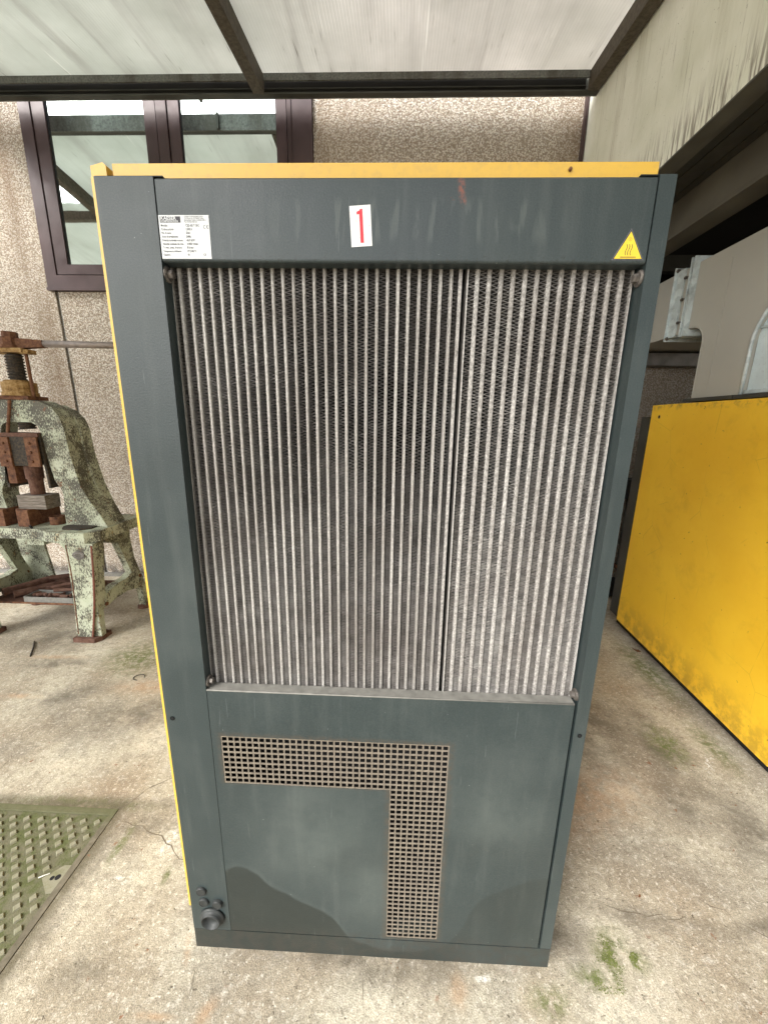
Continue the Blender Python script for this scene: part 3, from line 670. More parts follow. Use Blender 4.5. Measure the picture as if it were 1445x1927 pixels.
# ================================================================== second compressor (yellow, side on)
c2 = thing('compressor_cabinet', 'low yellow machine cabinet seen side on under the grey duct', 'compressor', (1.936, 2.174, 0), math.radians(-2.43))
def lbox(name, dims, mat, parent, bevel=0, **k):          # dimensions in the thing's own space
    bm = bmesh.new(); box(bm, *dims); return finish(bm, name, mat, parent, local=True, bevel=bevel, **k)
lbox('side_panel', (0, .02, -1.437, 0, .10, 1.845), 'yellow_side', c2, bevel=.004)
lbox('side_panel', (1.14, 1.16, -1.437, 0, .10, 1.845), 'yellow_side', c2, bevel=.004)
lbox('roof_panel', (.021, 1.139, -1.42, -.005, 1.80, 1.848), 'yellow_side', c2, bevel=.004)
lbox('rear_frame', (.025, 1.13, .002, .165, .10, 1.765), 'dark_steel', c2, bevel=.004)
lbox('front_panel', (.025, 1.13, -1.43, -1.39, .12, 1.798), 'paint_dark', c2, bevel=.004)
lbox('base_frame', (.07, 1.09, -1.38, .12, .012, .099), 'black_void', c2)
bm = bmesh.new(); lathe(bm, [(.011, -.0012), (.011, .002), (.0001, .0021)], (0, -.098, 1.762), 'x', 12); finish(bm, 'screw_hole', 'black_void', c2, local=True)
bm = bmesh.new(); lathe(bm, [(.016, -.0008), (.016, .002)], (0, -.098, 1.762), 'x', 14); finish(bm, 'dimple', 'yellow_edge', c2, local=True)

# ================================================================== main compressor
mc = thing('compressor', 'tall anthracite and yellow machine cabinet with exposed radiator, numbered 1', 'compressor', (0, .88, 0))
# posts, head panel, base
postL = mbox('corner_post', (-.555, -.4375, 0, .075, .1315, 2.154), 'paint_dark', mc, bevel=.0045, seg=2)
postR = mbox('corner_post', (.5235, .555, 0, .075, .1315, 2.155), 'paint_dark', mc, bevel=.004, seg=2)
for (x, z) in ((-.537, .913),):
    bm = bmesh.new(); lathe(bm, [(.0065, -.0010), (.0045, -.0010), (.0042, .0)], (x, 0, z), 'y', 12); finish(bm, 'screw_hole', 'black_void', postL)
bm = bmesh.new(); lathe(bm, [(.006, -.0010), (.0045, -.0010), (.0042, .0)], (.5395, 0, .912), 'y', 12); finish(bm, 'screw_hole', 'black_void', postR)
bm = bmesh.new()
R_ = .0055; prof = [(0.031, 2.006), (.0+R_, 2.006)] + [(R_-R_*math.sin(math.radians(t)), 2.006+R_-R_*math.cos(math.radians(t))) for t in (22, 45, 67, 90)] + [(0, 2.1485)] + [(.0035, 2.152), (.031, 2.152)]
prism(bm, prof, 'x', -.4345, .5205); head = finish(bm, 'head_panel', 'paint_upper', mc)
mbox('base_frame', (-.555, .555, .0008, .06, .050, .1285), 'paint_lower', mc, bevel=.004, seg=2)
for x0, x1 in ((-.55, -.50), (.50, .55)): mbox('base_rail', (x0, x1, .061, 1.74, .05, .128), 'dark_inner', mc)
mbox('base_rail', (-.499, .499, 1.68, 1.74, .05, .128), 'dark_inner', mc)
for x, y in ((-.46, .12), (.46, .12), (-.46, 1.6), (.46, 1.6)): mlathe('foot', [(.035, 0), (.035, .012), (.02, .02), (.02, .052)], (x, y, 0), 'rubber', mc, n=14)
mbox('floor_plate', (-.50, .50, .061, 1.679, .10, .112), 'dark_inner', mc)
# lower front with a real L-shaped cut-out
P = .01711; GX, GZ = -.4105, .8600; NX, NZ = 36, 42
gx1 = GX+NX*P; gz0 = GZ-NZ*P; gzb = GZ-9*P; gxa = gx1-9*P
bm = bmesh.new()
plate(bm, [-.4405, GX-.0015, gxa-.0015, gx1+.0015, .5165], [.1315, gz0-.0015, gzb-.0015, GZ+.0015, 1.0045],
      lambda x, z: not ((GX-.0015 < x < gx1+.0015 and gzb-.0015 < z < GZ+.0015) or (gxa-.0015 < x < gx1+.0015 and gz0-.0015 < z < GZ+.0015)), 'y', .0012, .004)
low = finish(bm, 'lower_panel', 'paint_lower', mc, bevel=0)
bm = bmesh.new()
box(bm, -.4405, .5165, .0041, .0325, .9985, 1.0045); finish(bm, 'sill', 'dusty_sill', low, bevel=.0012)
bm = bmesh.new(); tube(bm, [(-.4400, .0022, 1.0035), (.5160, .0022, 1.0035)], .0022, 8); finish(bm, 'folded_edge', 'dusty_sill', low, smooth=True)
for x0, x1 in ((-.4405, -.4375+.0), (.5135, .5165)):
    mbox('panel_return', (x0, x0+.0028, .0042, .03, .1315, .998), 'paint_dark', low)
# perforated sheet: every hole is a hole
hw = P*.375
us, vs = [GX-.0015], [gz0-.0015]
for i in range(NX): c = GX+(i+.5)*P; us += [c-hw, c+hw]
us.append(gx1+.0015)
for j in range(NZ): c = gz0+(j+.5)*P; vs += [c-hw*.93, c+hw*.93]
vs.append(GZ+.0015)
def keep(x, z):
    inL = (z > gzb-.0015) or (x > gxa-.0015)
    if not inL: return False
    i = (x-GX)/P; j = (z-gz0)/P
    if not (0 < i < NX and 0 < j < NZ): return True
    if j < NZ-9 and i < NX-9: return True
    return not (abs(i-math.floor(i)-.5)*P < hw and abs(j-math.floor(j)-.5)*P < hw*.93)
bm = bmesh.new(); plate(bm, us, vs, keep, 'y', .0022, .0036); finish(bm, 'perforated_grille', 'mesh_metal', mc)
mbox('baffle', (-.50, .50, .16, .165, .113, .99), 'black_void', mc)

# cooler cores
CZ0, CZ1 = .9860, 2.025
mbox('fan_shroud', (-.50, .53, .150, .156, 1.0, 2.09), 'black_void', mc)
lc = thing('_', '', ''); bpy.data.objects.remove(lc)
lc = bpy.data.objects.new('oil_cooler', None); C.objects.link(lc); lc.parent = mc
rc = bpy.data.objects.new('air_cooler', None); C.objects.link(rc); rc.parent = mc
lc['label'] = 'wide left radiator core with narrow ribbed tubes'; rc['label'] = 'narrow right radiator core with broad rough tubes'
def extrude_profile(prof, z0, z1):
    bm = bmesh.new(); prism(bm, prof, 'z', z0, z1); return bm
tp = [(-.0039, .003), (-.0032, .0), (-.0020, .0018), (-.0009, .0001), (.0009, .0001), (.0020, .0018), (.0032, 0), (.0039, .003), (.0039, .032), (-.0039, .032)]
bm = extrude_profile(tp, CZ0, CZ1); bm.transform(Matrix.Translation((0, 0, 0))); me_t = bpy.data.meshes.new('cooling_tube'); bmesh.ops.recalc_face_normals(bm, faces=bm.faces); bm.to_mesh(me_t); bm.free()
tp = [(-.0052, .005), (-.0045, .0018), (-.0026, .0002), (0, 0), (.0026, .0002), (.0045, .0018), (.0052, .005), (.0052, .032), (-.0052, .032)]
bm = extrude_profile(tp, CZ0, CZ1); me_r = bpy.data.meshes.new('cooling_tube'); bmesh.ops.recalc_face_normals(bm, faces=bm.faces); bm.to_mesh(me_r); bm.free()
def fin_mesh(w, per, seed, depth=.030, amp=.25, th=.0007):
    rnd = random.Random(seed); vs, fs = [], []; z = CZ0; s = 0; k = 0
    ph = rnd.uniform(0, 6)
    while z < CZ1:
        x = -w/2 if s else w/2; j = rnd.uniform(-1, 1)*per*.16*amp*2; bend = .0012*math.sin(z*37+ph)+rnd.uniform(-.0004, .0004)
        yo = rnd.uniform(0, .0010) + (.002 if rnd.random() < .02 else 0)
        t = th*rnd.uniform(.6, 1.3)/2
        vs += [(x, .0025+yo, z+j-t), (x, .0025+yo, z+j+t), (x, depth, z+j+bend*.5+t), (x, depth, z+j+bend*.5-t)]
        if k:
            a, b = 4*k-4, 4*k
            fs += [(a, b, b+1, a+1), (a+1, b+1, b+2, a+2), (a+3, b+3, b, a)]
        k += 1; s ^= 1; z += per/2*(1+.10*math.sin(z*23+ph))
    me = bpy.data.meshes.new('cooling_fin'); me.from_pydata(vs, [], fs); return me
LP, LX0 = .02208, -.438
nL = 27
fl = [fin_mesh(LP-.0078, .0072, i, th=.0005) for i in range(7)]
for i in range(nL):
    x = LX0 + .0155 + LP*i
    if i < nL-1 or True:
        o = link('cooling_tube', me_t, 'tube_metal', lc); o.location = (x, .034-.88, random.uniform(-.0005, .0005))
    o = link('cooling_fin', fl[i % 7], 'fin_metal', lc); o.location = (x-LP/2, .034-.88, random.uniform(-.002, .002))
xe = LX0+.0155+LP*(nL-1)
def cbox(name, dims, mat, par, **k): return mbox(name, dims, mat, par, **k)
cbox('side_plate', (LX0-.0018, LX0+.0016, .032, .080, CZ0, CZ1), 'tube_metal', lc)
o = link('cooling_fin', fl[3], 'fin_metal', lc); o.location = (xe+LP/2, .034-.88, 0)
cbox('side_plate', (xe+LP-.0070, .1735, .0335, .080, CZ0, CZ1), 'tube_rough', lc)
RP = .02438; RX0 = .1840; nR = 13
fr = [fin_mesh(RP-.0104, .0074, 50+i, amp=.5, th=.0008) for i in range(5)]
cbox('side_plate', (RX0-.0002, RX0+.0022, .031, .08, CZ0, CZ1), 'tube_metal', rc)
for i in range(nR):
    x = RX0 + .0215 + RP*i
    o = link('cooling_tube', me_r, 'tube_rough', rc); o.location = (x, .033-.88, 0)
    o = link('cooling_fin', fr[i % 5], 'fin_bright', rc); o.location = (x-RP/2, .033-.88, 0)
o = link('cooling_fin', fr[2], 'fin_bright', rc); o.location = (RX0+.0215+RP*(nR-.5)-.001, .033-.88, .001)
xr = .5165
cbox('side_plate', (xr, xr+.0022, .031, .08, CZ0, CZ1), 'tube_metal', rc)
mbox('core_partition', (.1720, .1860, .078, .085, CZ0, CZ1), 'black_void', mc)


# corner bolts on the post returns
def corner_bolt(x, y, z, sgn):
    bm = bmesh.new(); lathe(bm, [(.0155, 0), (.0155, sgn*.0022), (.0125, sgn*.0045), (.0095, sgn*.0045)], (x, y, z), 'x', 18)
    b = finish(bm, 'corner_bolt', 'bolt_steel', mc)
    bm = bmesh.new(); lathe(bm, [(.0085, sgn*.0046), (.0085, sgn*.0125), (.0070, sgn*.0135)], (x, y, z), 'x', 6); finish(bm, 'hex_head', 'bolt_steel', b)
corner_bolt(-.4370, .017, 1.988, 1); corner_bolt(.5230, .017, 1.986, -1); corner_bolt(-.4370, .017, 1.022, 1); corner_bolt(.5230, .017, 1.022, -1)

# blanking caps and ring at the foot of the left post
def cap(x, z, r, d):
    bm = bmesh.new(); lathe(bm, [(r*1.05, 0), (r*1.05, -.002), (r*.98, -d), (r*.90, -d-.0012), (r*.80, -d-.0012), (r*.78, -d-.0004)], (x, -.0005, z), 'y', 28); return finish(bm, 'blanking_cap', 'rubber', mc, smooth=False)
cap(-.5160, .293, .0155, .005); cap(-.5120, .249, .0150, .005); cap(-.4690, .247, .0152, .008)
bm = bmesh.new(); lathe(bm, [(.038, 0), (.038, -.005), (.035, -.008), (.0315, -.0085), (.0310, -.015), (.0285, -.0185), (.0255, -.018), (.0240, -.007), (.014, -.0035), (.002, -.0025)], (-.4900, -.0005, .188), 'y', 36)
finish(bm, 'cable_gland', 'rubber', mc, smooth=True)

# body shell
mbox('side_panel', (-.5705, -.5565, .014, 1.75, .205, 2.160), 'yellow_edge', mc, bevel=.003)
mbox('side_panel', (.5565, .5700, .030, 1.75, .205, 2.140), 'yellow_edge', mc, bevel=.003)
bm = bmesh.new(); prism(bm, [(-.5715, 2.161), (-.5400, 2.161), (-.5400, 2.182), (-.5460, 2.187), (-.5715, 2.181)], 'y', .018, 1.75); finish(bm, 'corner_fold', 'yellow_edge', mc, bevel=.0015)
mbox('roof_panel', (-.5330, .5335, .0270, 1.76, 2.1565, 2.1895), 'yellow_edge', mc, bevel=.005, seg=2)
mbox('rear_panel', (-.555, .555, 1.752, 1.76, .13, 2.15), 'yellow_edge', mc)
for x0, x1 in ((-.555, -.420), (.490, .5555)): mbox('corner_gusset', (x0, x1, .003, .07, 2.1545, 2.1563), 'dark_inner', mc)
for x0, x1 in ((-.555, -.545), (.545, .555)): mbox('inner_liner', (x0, x1, .0755, 1.75, .13, 2.15), 'dark_inner', mc)
mbox('deck_plate', (-.544, .544, .0765, 1.75, 2.10, 2.11), 'dark_inner', mc)
bm = bmesh.new(); lathe(bm, [(.0035, .0262), (.0035, .0225), (.002, .0205)], (.3665, 0, 2.1765), 'y', 8); o = finish(bm, 'roof_screw', 'rust', mc)

# ---- stickers
FY = -.0006
pl = mbox('rating_plate', (-.4345, -.3335, FY, -.0001, 2.0115, 2.0880), 'white_print', mc, label='white rating plate with black print')
x0, z1 = -.4345, 2.0880
mbox('logo_block', (x0+.0030, x0+.0440, FY-.0002, FY-.00005, z1-.0130, z1-.0022), 'black_print', pl)
ty = FY-.0004
lettering([(('KAESER', .0082, x0+.0042, z1-.0082, ty), dict(sx=1.12, bold=.00022)), (('KOMPRESSOREN', .0050, x0+.0042, z1-.0124, ty), dict(sx=.93, bold=.0001))], 'white_print', pl)
R1 = [('Modello', 'CSD 82 T SFC'), ('Codice articolo', '1202.0'), ('No. di serie', '2561'), ('Anno di produzione', '2006'), ('Potenza nominale motore', '45.0 kW'), ('Velocità nominale del mot.', '3.000 1/min'), ('Ti. max. press. di lavoro', '8.5 bar'), ('Temperatura ambiente', '0°C/45°C'), ('Opzione', 'K1                    C3')]
it = []
for k, s in enumerate(('KAESER KOMPRESSOREN GmbH', 'Carl-Kaeser-Str. 26  96450 Coburg', 'Deutschland  Telefon (+49)9561 640-0', 'Fax +49 9561 640-130')):
    it.append(((s, .0034, x0+.0520, z1-.0040-k*.0030, ty), dict(sx=.80 if k else .78)))
for k, (a, b) in enumerate(R1):
    z = z1-.0198-k*.00642
    it.append(((a, .0052, x0+.0040, z, ty), dict(sx=.76, bold=.00004))); it.append(((b, .0055, x0+.0530, z, ty), dict(sx=.86, bold=.00006)))
lettering(it, 'black_print', pl)
bm = bmesh.new()                                               # CE mark
for cx, bar in ((x0+.0925, False), (x0+.0985, True)):
    r1, r2 = .0033, .0026; cz = z1-.0205; A = []
    for k in range(13):
        t = math.radians(75 + k*210/12); A.append((bm.verts.new((cx+r1*math.cos(t), ty, cz+r1*math.sin(t))), bm.verts.new((cx+r2*math.cos(t), ty, cz+r2*math.sin(t)))))
    for (a, b), (c, d) in zip(A, A[1:]): bm.faces.new((a, b, d, c))
    if bar: bm.faces.new([bm.verts.new(p) for p in ((cx-r1, ty, cz-.0004), (cx-.0006, ty, cz-.0004), (cx-.0006, ty, cz+.0004), (cx-r1, ty, cz+.0004))])
finish(bm, 'emblem', 'black_print', pl)

rot = Matrix.Translation((-.0335, 0, 2.0695)) @ Matrix.Rotation(math.radians(-3.5), 4, 'Y')
bm = bmesh.new(); box(bm, -.0205, .0205, FY, -.0001, -.0352, .0352, rot); st1 = finish(bm, 'number_sticker', 'sticker_worn', mc, label='worn white sticker with red 1')
bm = bmesh.new()
one = [(-.0020, -.0290), (.0045, -.0290), (.0045, .0290), (.0000, .0290), (-.0015, .0265), (-.0070, .0245), (-.0070, .0200), (-.0020, .0205)]
prism(bm, one, 'y', FY-.0004, FY-.0001); bm.transform(rot); finish(bm, 'numeral', 'red_print', st1)

tri = lambda s, cz=0: [(.4570+.0285+(-.0285)*s, 2.0290+(-.0155)*s), (.4570+.0285+.0285*s, 2.0290+(-.0155)*s), (.4855, 2.0290+.0350*s)]
bm = bmesh.new(); prism(bm, tri(1.08), 'y', FY*.6, -.0001); w = finish(bm, 'warning_sticker', 'sticker_clear', mc, label='yellow triangular hot surface warning sticker')
bm = bmesh.new(); prism(bm, tri(.99), 'y', FY*.6-.0002, FY*.6-.00005); finish(bm, 'border', 'black_print', w)
bm = bmesh.new(); prism(bm, tri(.92), 'y', FY*.6-.0004, FY*.6-.00025); finish(bm, 'yellow_face', 'yellow_print', w)
bm = bmesh.new(); yy = FY*.6-.0006
def ribbon(pts, wd):
    L = [(bm.verts.new((x-wd, yy, z)), bm.verts.new((x+wd, yy, z))) for x, z in pts]
    for (a, b), (c, d) in zip(L, L[1:]): bm.faces.new((a, b, d, c))
for k in (-1, 0, 1):
    cx = .4850 + k*.0047
    ribbon([(cx + .0014*math.sin((t-.5)*6.0) , 2.0205+t*.019) for t in [i/10 for i in range(11)]], .00062)
ribbon([(.4855, 2.0168), (.4855, 2.0181)], .0150)
A = []
for k in range(15):
    t = 2*PI*k/14; A.append((bm.verts.new((.4855+.0032*math.cos(t), yy, 2.0480+.0032*math.sin(t))), bm.verts.new((.4855+.0028*math.cos(t), yy, 2.0480+.0028*math.sin(t)))))
for (a, b), (c, d) in zip(A, A[1:]): bm.faces.new((a, b, d, c))
ribbon([(.4855, 2.0465), (.4855, 2.0470)], .0004); ribbon([(.4850, 2.0476), (.4862, 2.0488), (.4855, 2.0495)], .0004)
finish(bm, 'pictogram', 'black_print', w)

# ================================================================== glazed lean-to roof
cn = thing('lean_to_roof', 'translucent ribbed sheet roof on dark steel rafters over the yard', 'roof', (0, 1, 3.9))
SL = .12
def zr(y, z0): return z0 + SL*(y-2.78)
def slab(name, x0, x1, y0, y1, za, zb, mat, **k):
    bm = bmesh.new(); vs = [bm.verts.new((x, y, zr(y, z))) for x in (x0, x1) for y in (y0, y1) for z in (za, zb)]
    for f in ((0, 1, 3, 2), (4, 6, 7, 5), (0, 4, 5, 1), (2, 3, 7, 6), (0, 2, 6, 4), (1, 5, 7, 3)): bm.faces.new([vs[i] for i in f])
    return finish(bm, name, mat, cn, **k)
for x0 in (-6.05, -3.64, -1.142, 1.425): slab('rafter', x0, x0+.085, -1.75, 2.778, 4.170, 4.288, 'rafter_steel', bevel=.004)
# gutter beam: open channel, web on the wall side
mbox('gutter_beam_web', (-6.2, 1.515, 2.822, 2.835, 4.171, 4.292), 'galvanised_dull', cn)
mbox('gutter_beam_flange', (-6.2, 1.515, 2.782, 2.8215, 4.171, 4.181), 'dark_steel', cn)
mbox('gutter_beam_stiffener', (-6.2, 1.42, 2.806, 2.8188, 4.218, 4.226), 'dark_steel', cn)
bm = bmesh.new(); box(bm, -6.2, 1.422, 2.758, 2.770, 4.240, 4.2865); finish(bm, 'edge_strip', 'galvanised_dull', cn, bevel=.002)
mbox('gutter_shade', (-6.2, 1.422, 2.8190, 2.8218, 4.1815, 4.2865), 'shed_dark', cn)  # added dark sheet, paints the shade inside the channel
bm = bmesh.new(); box(bm, -1.605, -1.585, 2.8355, 2.860, 4.171, 4.29); finish(bm, 'strap', 'dark_steel', cn)
mbox('purlin', (-6.0, -3.641, 1.62, 1.70, 3.99, 4.08), 'rafter_steel', cn, bevel=.004)
mbox('eave_beam', (-6.2, 1.515, -1.85, -1.76, 3.58, 3.74), 'rafter_steel', cn, bevel=.004)
for x0, x1, y0, y1 in ((-3.585, -1.110, -1.75, 2.80), (-1.090, 1.455, -1.75, 2.80), (-6.0, -3.605, -1.75, 1.70)):
    slab('roof_sheet', x0, x1, y0, y1, 4.289, 4.293, 'roof_sheet')
for x in (-6.1, 1.44): mbox('post', (x-.04, x+.04, -1.93, -1.855, 0, 3.7), 'rafter_steel', cn)

# ================================================================== screw press
XC = -2.69
pr = thing('screw_press', 'old cast iron screw press in flaking pale green paint by the wall', 'press', (XC, 2.0, 0))
mir = lambda pts: [(2*XC-x, z) for x, z in pts][::-1]
half_out = [(-2.150, .877), (-2.200, .98), (-2.262, 1.08), (-2.312, 1.19), (-2.352, 1.42), (-2.362, 1.60), (-2.385, 1.69), (-2.43, 1.755), (-2.51, 1.795), (-2.60, 1.803)]
half_in = [(-2.470, .877), (-2.468, .98), (-2.452, 1.12), (-2.462, 1.16), (-2.497, 1.22), (-2.520, 1.36), (-2.538, 1.57), (-2.556, 1.625), (-2.60, 1.648)]
archp = half_out + mir(half_out) + [(2*XC-x, z) for x, z in half_in] + half_in[::-1]
bm = bmesh.new(); prism(bm, archp, 'y', 1.90, 2.03); finish(bm, 'arch_frame', 'press_paint_worn', pr, bevel=.018, seg=3)
# outer rib and lower cheek that flare to the bed
rib = [(-2.170, .877), (-2.235, 1.02), (-2.292, 1.19), (-2.335, 1.42), (-2.345, 1.60), (-2.372, 1.68), (-2.43, 1.738), (-2.51, 1.775), (-2.51, 1.72), (-2.455, 1.69), (-2.41, 1.62), (-2.40, 1.40), (-2.36, 1.19), (-2.33, .877)]
for q in (rib, mir(rib)):
    bm = bmesh.new(); prism(bm, q, 'y', 2.031, 2.12); finish(bm, 'frame_rib', 'press_paint_worn', pr, bevel=.012, seg=2)
# inner guide edges (dark)
for s in (1, -1):
    q = [(XC+s*.150, 1.17), (XC+s*.166, 1.17), (XC+s*.150, 1.57), (XC+s*.136, 1.57)]
    bm = bmesh.new(); prism(bm, q, 'y', 1.885, 2.04); finish(bm, 'slide_guide', 'dark_screw', pr, bevel=.003)
# bed
bm = bmesh.new(); prism(bm, [(-3.34, 1.80), (-2.62, 1.80), (-2.50, 1.745), (-2.42, 1.725), (-2.20, 1.725), (-2.135, 1.80), (-2.135, 2.24), (-2.20, 2.31), (-3.34, 2.31)], 'z', .795, .874)
finish(bm, 'bed', 'press_paint_rusty', pr, bevel=.010, seg=2)
bm = bmesh.new(); prism(bm, [(-2.46, 1.86), (-2.42, 1.80), (-2.28, 1.79), (-2.23, 1.84), (-2.24, 2.05), (-2.46, 2.05)], 'z', .8745, .885); finish(bm, 'foot_pad', 'dark_screw', pr, bevel=.006)
# legs
legf = [(-2.40, .794), (-2.362, .745), (-2.358, .627), (-2.363, .488), (-2.373, .244), (-2.392, .036), (-2.262, .036), (-2.228, .20), (-2.197, .36), (-2.170, .55), (-2.146, .794)]
sidef = [(1.80, .793), (1.90, .793), (1.905, .70), (1.86, .52), (1.847, .345), (1.80, .22), (1.79, .036), (1.745, .036), (1.745, .6)]
rearl = [(1.90, .793), (2.21, .793), (2.20, .70), (2.22, .50), (2.27, .36), (2.31, .25), (2.335, .14), (2.335, .03), (2.275, .03), (2.262, .18), (2.17, .37), (2.05, .70), (1.95, .73)]
brace = [(1.81, .24), (1.846, .345), (1.96, .375), (2.08, .375), (2.20, .41), (2.262, .30), (2.20, .235), (2.08, .265), (1.94, .262)]
def leg_side(sg):
    mx = (lambda x: x) if sg > 0 else (lambda x: 2*XC-x-.10)
    L = bpy.data.objects.new('leg', None); C.objects.link(L); L.parent = pr
    q = [(mx(x), z) for x, z in legf]
    bm = bmesh.new(); prism(bm, q, 'y', 1.730, 1.825); finish(bm, 'front_leg', 'press_paint', L, bevel=.010, seg=2)
    a, b = sorted((mx(-2.262), mx(-2.205)))
    bm = bmesh.new(); prism(bm, sidef, 'x', a, b); prism(bm, rearl, 'x', a+.002, b-.002)
    finish(bm, 'side_frame', 'press_paint_rusty', L, bevel=.006)
    bm = bmesh.new(); prism(bm, brace, 'x', a-.003, b+.003); finish(bm, 'brace', 'press_paint', L, bevel=.008, seg=2)
    a, b = sorted((mx(-2.405), mx(-2.205)))
    bm = bmesh.new(); prism(bm, [(a, 1.705), (b-.03, 1.705), (b, 1.745), (b, 1.845), (a, 1.845)], 'z', 0, .036); finish(bm, 'foot', 'dark_screw' if 0 else 'scrap', L, bevel=.008, seg=2)
    mlathe('foot', [(.055, 0), (.055, .018), (.04, .034), (.030, .06)], (mx(-2.24), 2.31, 0), 'scrap', L, n=16)
    for (yy_, zz_) in ((1.83, .27), (2.245, .335)):
        mlathe('bolt', [(.016, mx(-2.262) if sg < 0 else -2.2015), (.016, (mx(-2.262)-.012) if sg < 0 else -2.190)], (0, yy_, zz_), 'rust', L, axis='x', n=6)
leg_side(1); leg_side(-1)
# broad inner plate of the rear left leg
bm = bmesh.new(); prism(bm, [(-3.44, .793), (-3.10, .793), (-3.06, .60), (-3.02, .29), (-3.06, .22), (-3.30, .20), (-3.36, .45)], 'y', 2.28, 2.30); finish(bm, 'leg_web', 'press_paint', pr, bevel=.004)
bm = bmesh.new(); tube(bm, [(-2.350, 1.731, .78), (-2.345, 1.731, .55), (-2.36, 1.731, .3), (-2.375, 1.731, .06)], .005, 6); finish(bm, 'rust_bead', 'rust', pr)
bm = bmesh.new(); tube(bm, [(-2.158, 1.730, .78), (-2.176, 1.727, .55), (-2.205, 1.727, .33), (-2.235, 1.727, .17), (-2.262, 1.727, .04)], .0075, 6); finish(bm, 'casting_bead', 'oxide_red', pr)
bm = bmesh.new()
ov = [(-2.262+.046*math.cos(t*PI/12), .705+.031*math.sin(t*PI/12)) for t in range(24)]; prism(bm, ov, 'y', 1.722, 1.7295); mpl = finish(bm, 'maker_plate', 'tray_steel', pr, bevel=.0015)
bm = bmesh.new()
for t in range(24):
    a0, a1 = t*PI/12, (t+1)*PI/12
    bm.faces.new([bm.verts.new((-2.262+.039*k*math.cos(a), 1.7212, .705+.0255*k*math.sin(a))) for k, a in ((1, a0), (1, a1), (.93, a1), (.93, a0))])
for z, ww in ((.715, .022), (.705, .028), (.695, .020)):
    for k in range(7):
        x = -2.262 - ww + k*2*ww/7; bm.faces.new([bm.verts.new(p) for p in ((x, 1.7212, z-.0025), (x+ww*.2, 1.7212, z-.0025), (x+ww*.2, 1.7212, z+.0025), (x, 1.7212, z+.0025))])
finish(bm, 'embossing', 'dark_screw', mpl)
for x in (-2.303, -2.221): mlathe('rivet', [(.004, 1.721), (.003, 1.718)], (x, 0, .705), 'bolt_steel', mpl, axis='y', n=8)
# head: flanges, nut, screw, star plate, hub, lever
mbox('head_flange', (XC-.19, XC+.118, 1.885, 2.05, 1.804, 1.830), 'rust', pr, bevel=.005)
mlathe('nut_collar', [(.105, 1.831), (.105, 1.856), (.098, 1.857), (.098, 1.872), (.100, 1.873), (.100, 1.925), (.082, 1.926), (.082, 1.938)], (XC, 1.96, 0), 'rust_yellow', pr, n=20)
bm = bmesh.new(); prof = []
z = 1.60
while z < 2.118:
    prof += [(.053, z), (.053, z+.007), (.045, z+.010), (.045, z+.017)]; z += .020
lathe(bm, prof, (XC, 1.96, 0), 'z', 20)
for v in bm.verts: v.co.z += .010*math.atan2(v.co.y-1.96, v.co.x-XC)/PI
finish(bm, 'screw', 'dark_screw', pr)
mbox('star_plate', (XC-.16, XC+.115, 1.90, 2.02, 2.122, 2.150), 'rust_yellow', pr, bevel=.005)
mbox('clamp_ear', (XC+.086, XC+.152, 1.915, 1.965, 2.116, 2.142), 'rust_yellow', pr, bevel=.004)
for a, b in (((XC+.112, 1.94, 2.12), (XC+.112, 1.94, 1.828)), ((XC-.02, 1.885, 1.80), (XC-.085, 1.885, 1.56))):
    bm = bmesh.new(); tube(bm, [a, b], .0105, 8); finish(bm, 'tie_rod', 'rust', pr)
mlathe('hub', [(.075, 2.151), (.075, 2.172), (.062, 2.173), (.062, 2.225), (.045, 2.228), (.045, 2.262)], (XC, 1.96, 0), 'rust', pr, n=8)
bm = bmesh.new(); prism(bm, [(XC-.5, 2.152), (XC+.10, 2.155), (XC+.24, 2.165), (XC+.24, 2.208), (XC+.10, 2.218), (XC-.5, 2.222)], 'y', 1.935, 1.985); lev = finish(bm, 'lever', 'rust', pr, bevel=.005)
bm = bmesh.new(); tube(bm, [(XC+.20, 1.96, 2.188), (XC+.6, 1.96, 2.184), (XC+1.05, 1.96, 2.180)], [.0235, .0225, .0215], 12); finish(bm, 'lever_rod', 'grey_rod', lev, smooth=True)
# slide
bm = bmesh.new(); box(bm, XC-.148, XC+.148, 1.87, 2.0, 1.545, 1.572); finish(bm, 'slide_cap', 'scrap', pr, bevel=.003)
mbox('slide_block', (XC-.085, XC+.085, 1.865, 2.0, 1.335, 1.544), 'dark_screw', pr, bevel=.004)
for s in (-1, 1):
    x0, x1 = sorted((XC+s*.060, XC+s*.150)); gib = mbox('gib_plate', (x0, x1, 1.850, 1.864, 1.330, 1.543), 'rust', pr, bevel=.002)
    for z in (1.37, 1.435, 1.50): mlathe('bolt', [(.010, 1.8495), (.010, 1.843), (.007, 1.840)], (XC+s*.098, 0, z), 'rust', gib, axis='y', n=8)
mlathe('ram', [(.036, 1.112), (.045, 1.113), (.045, 1.20), (.047, 1.232), (.056, 1.233), (.056, 1.334)], (XC, 1.945, 0), 'scrap', pr, n=18)
mbox('lower_guide', (XC-.160, XC-.085, 1.885, 1.96, 1.20, 1.329), 'rust', pr, bevel=.006)
mlathe('bolt', [(.030, .8855), (.030, .890), (.018, .891), (.018, .906), (.012, .907), (.012, .915)], (-2.40, 1.93, 0), 'rust', pr, n=6)
bm = bmesh.new(); tube(bm, [(-2.66, 1.815, .80), (-2.66, 1.815, .865), (-2.66, 1.80, .90)], .008, 8); finish(bm, 'pin', 'black_void', pr)
bm = bmesh.new(); box(bm, -2.75, -2.62, 1.84, 1.95, .735, .794); finish(bm, 'under_lug', 'press_paint_rusty', pr, bevel=.015, seg=2)
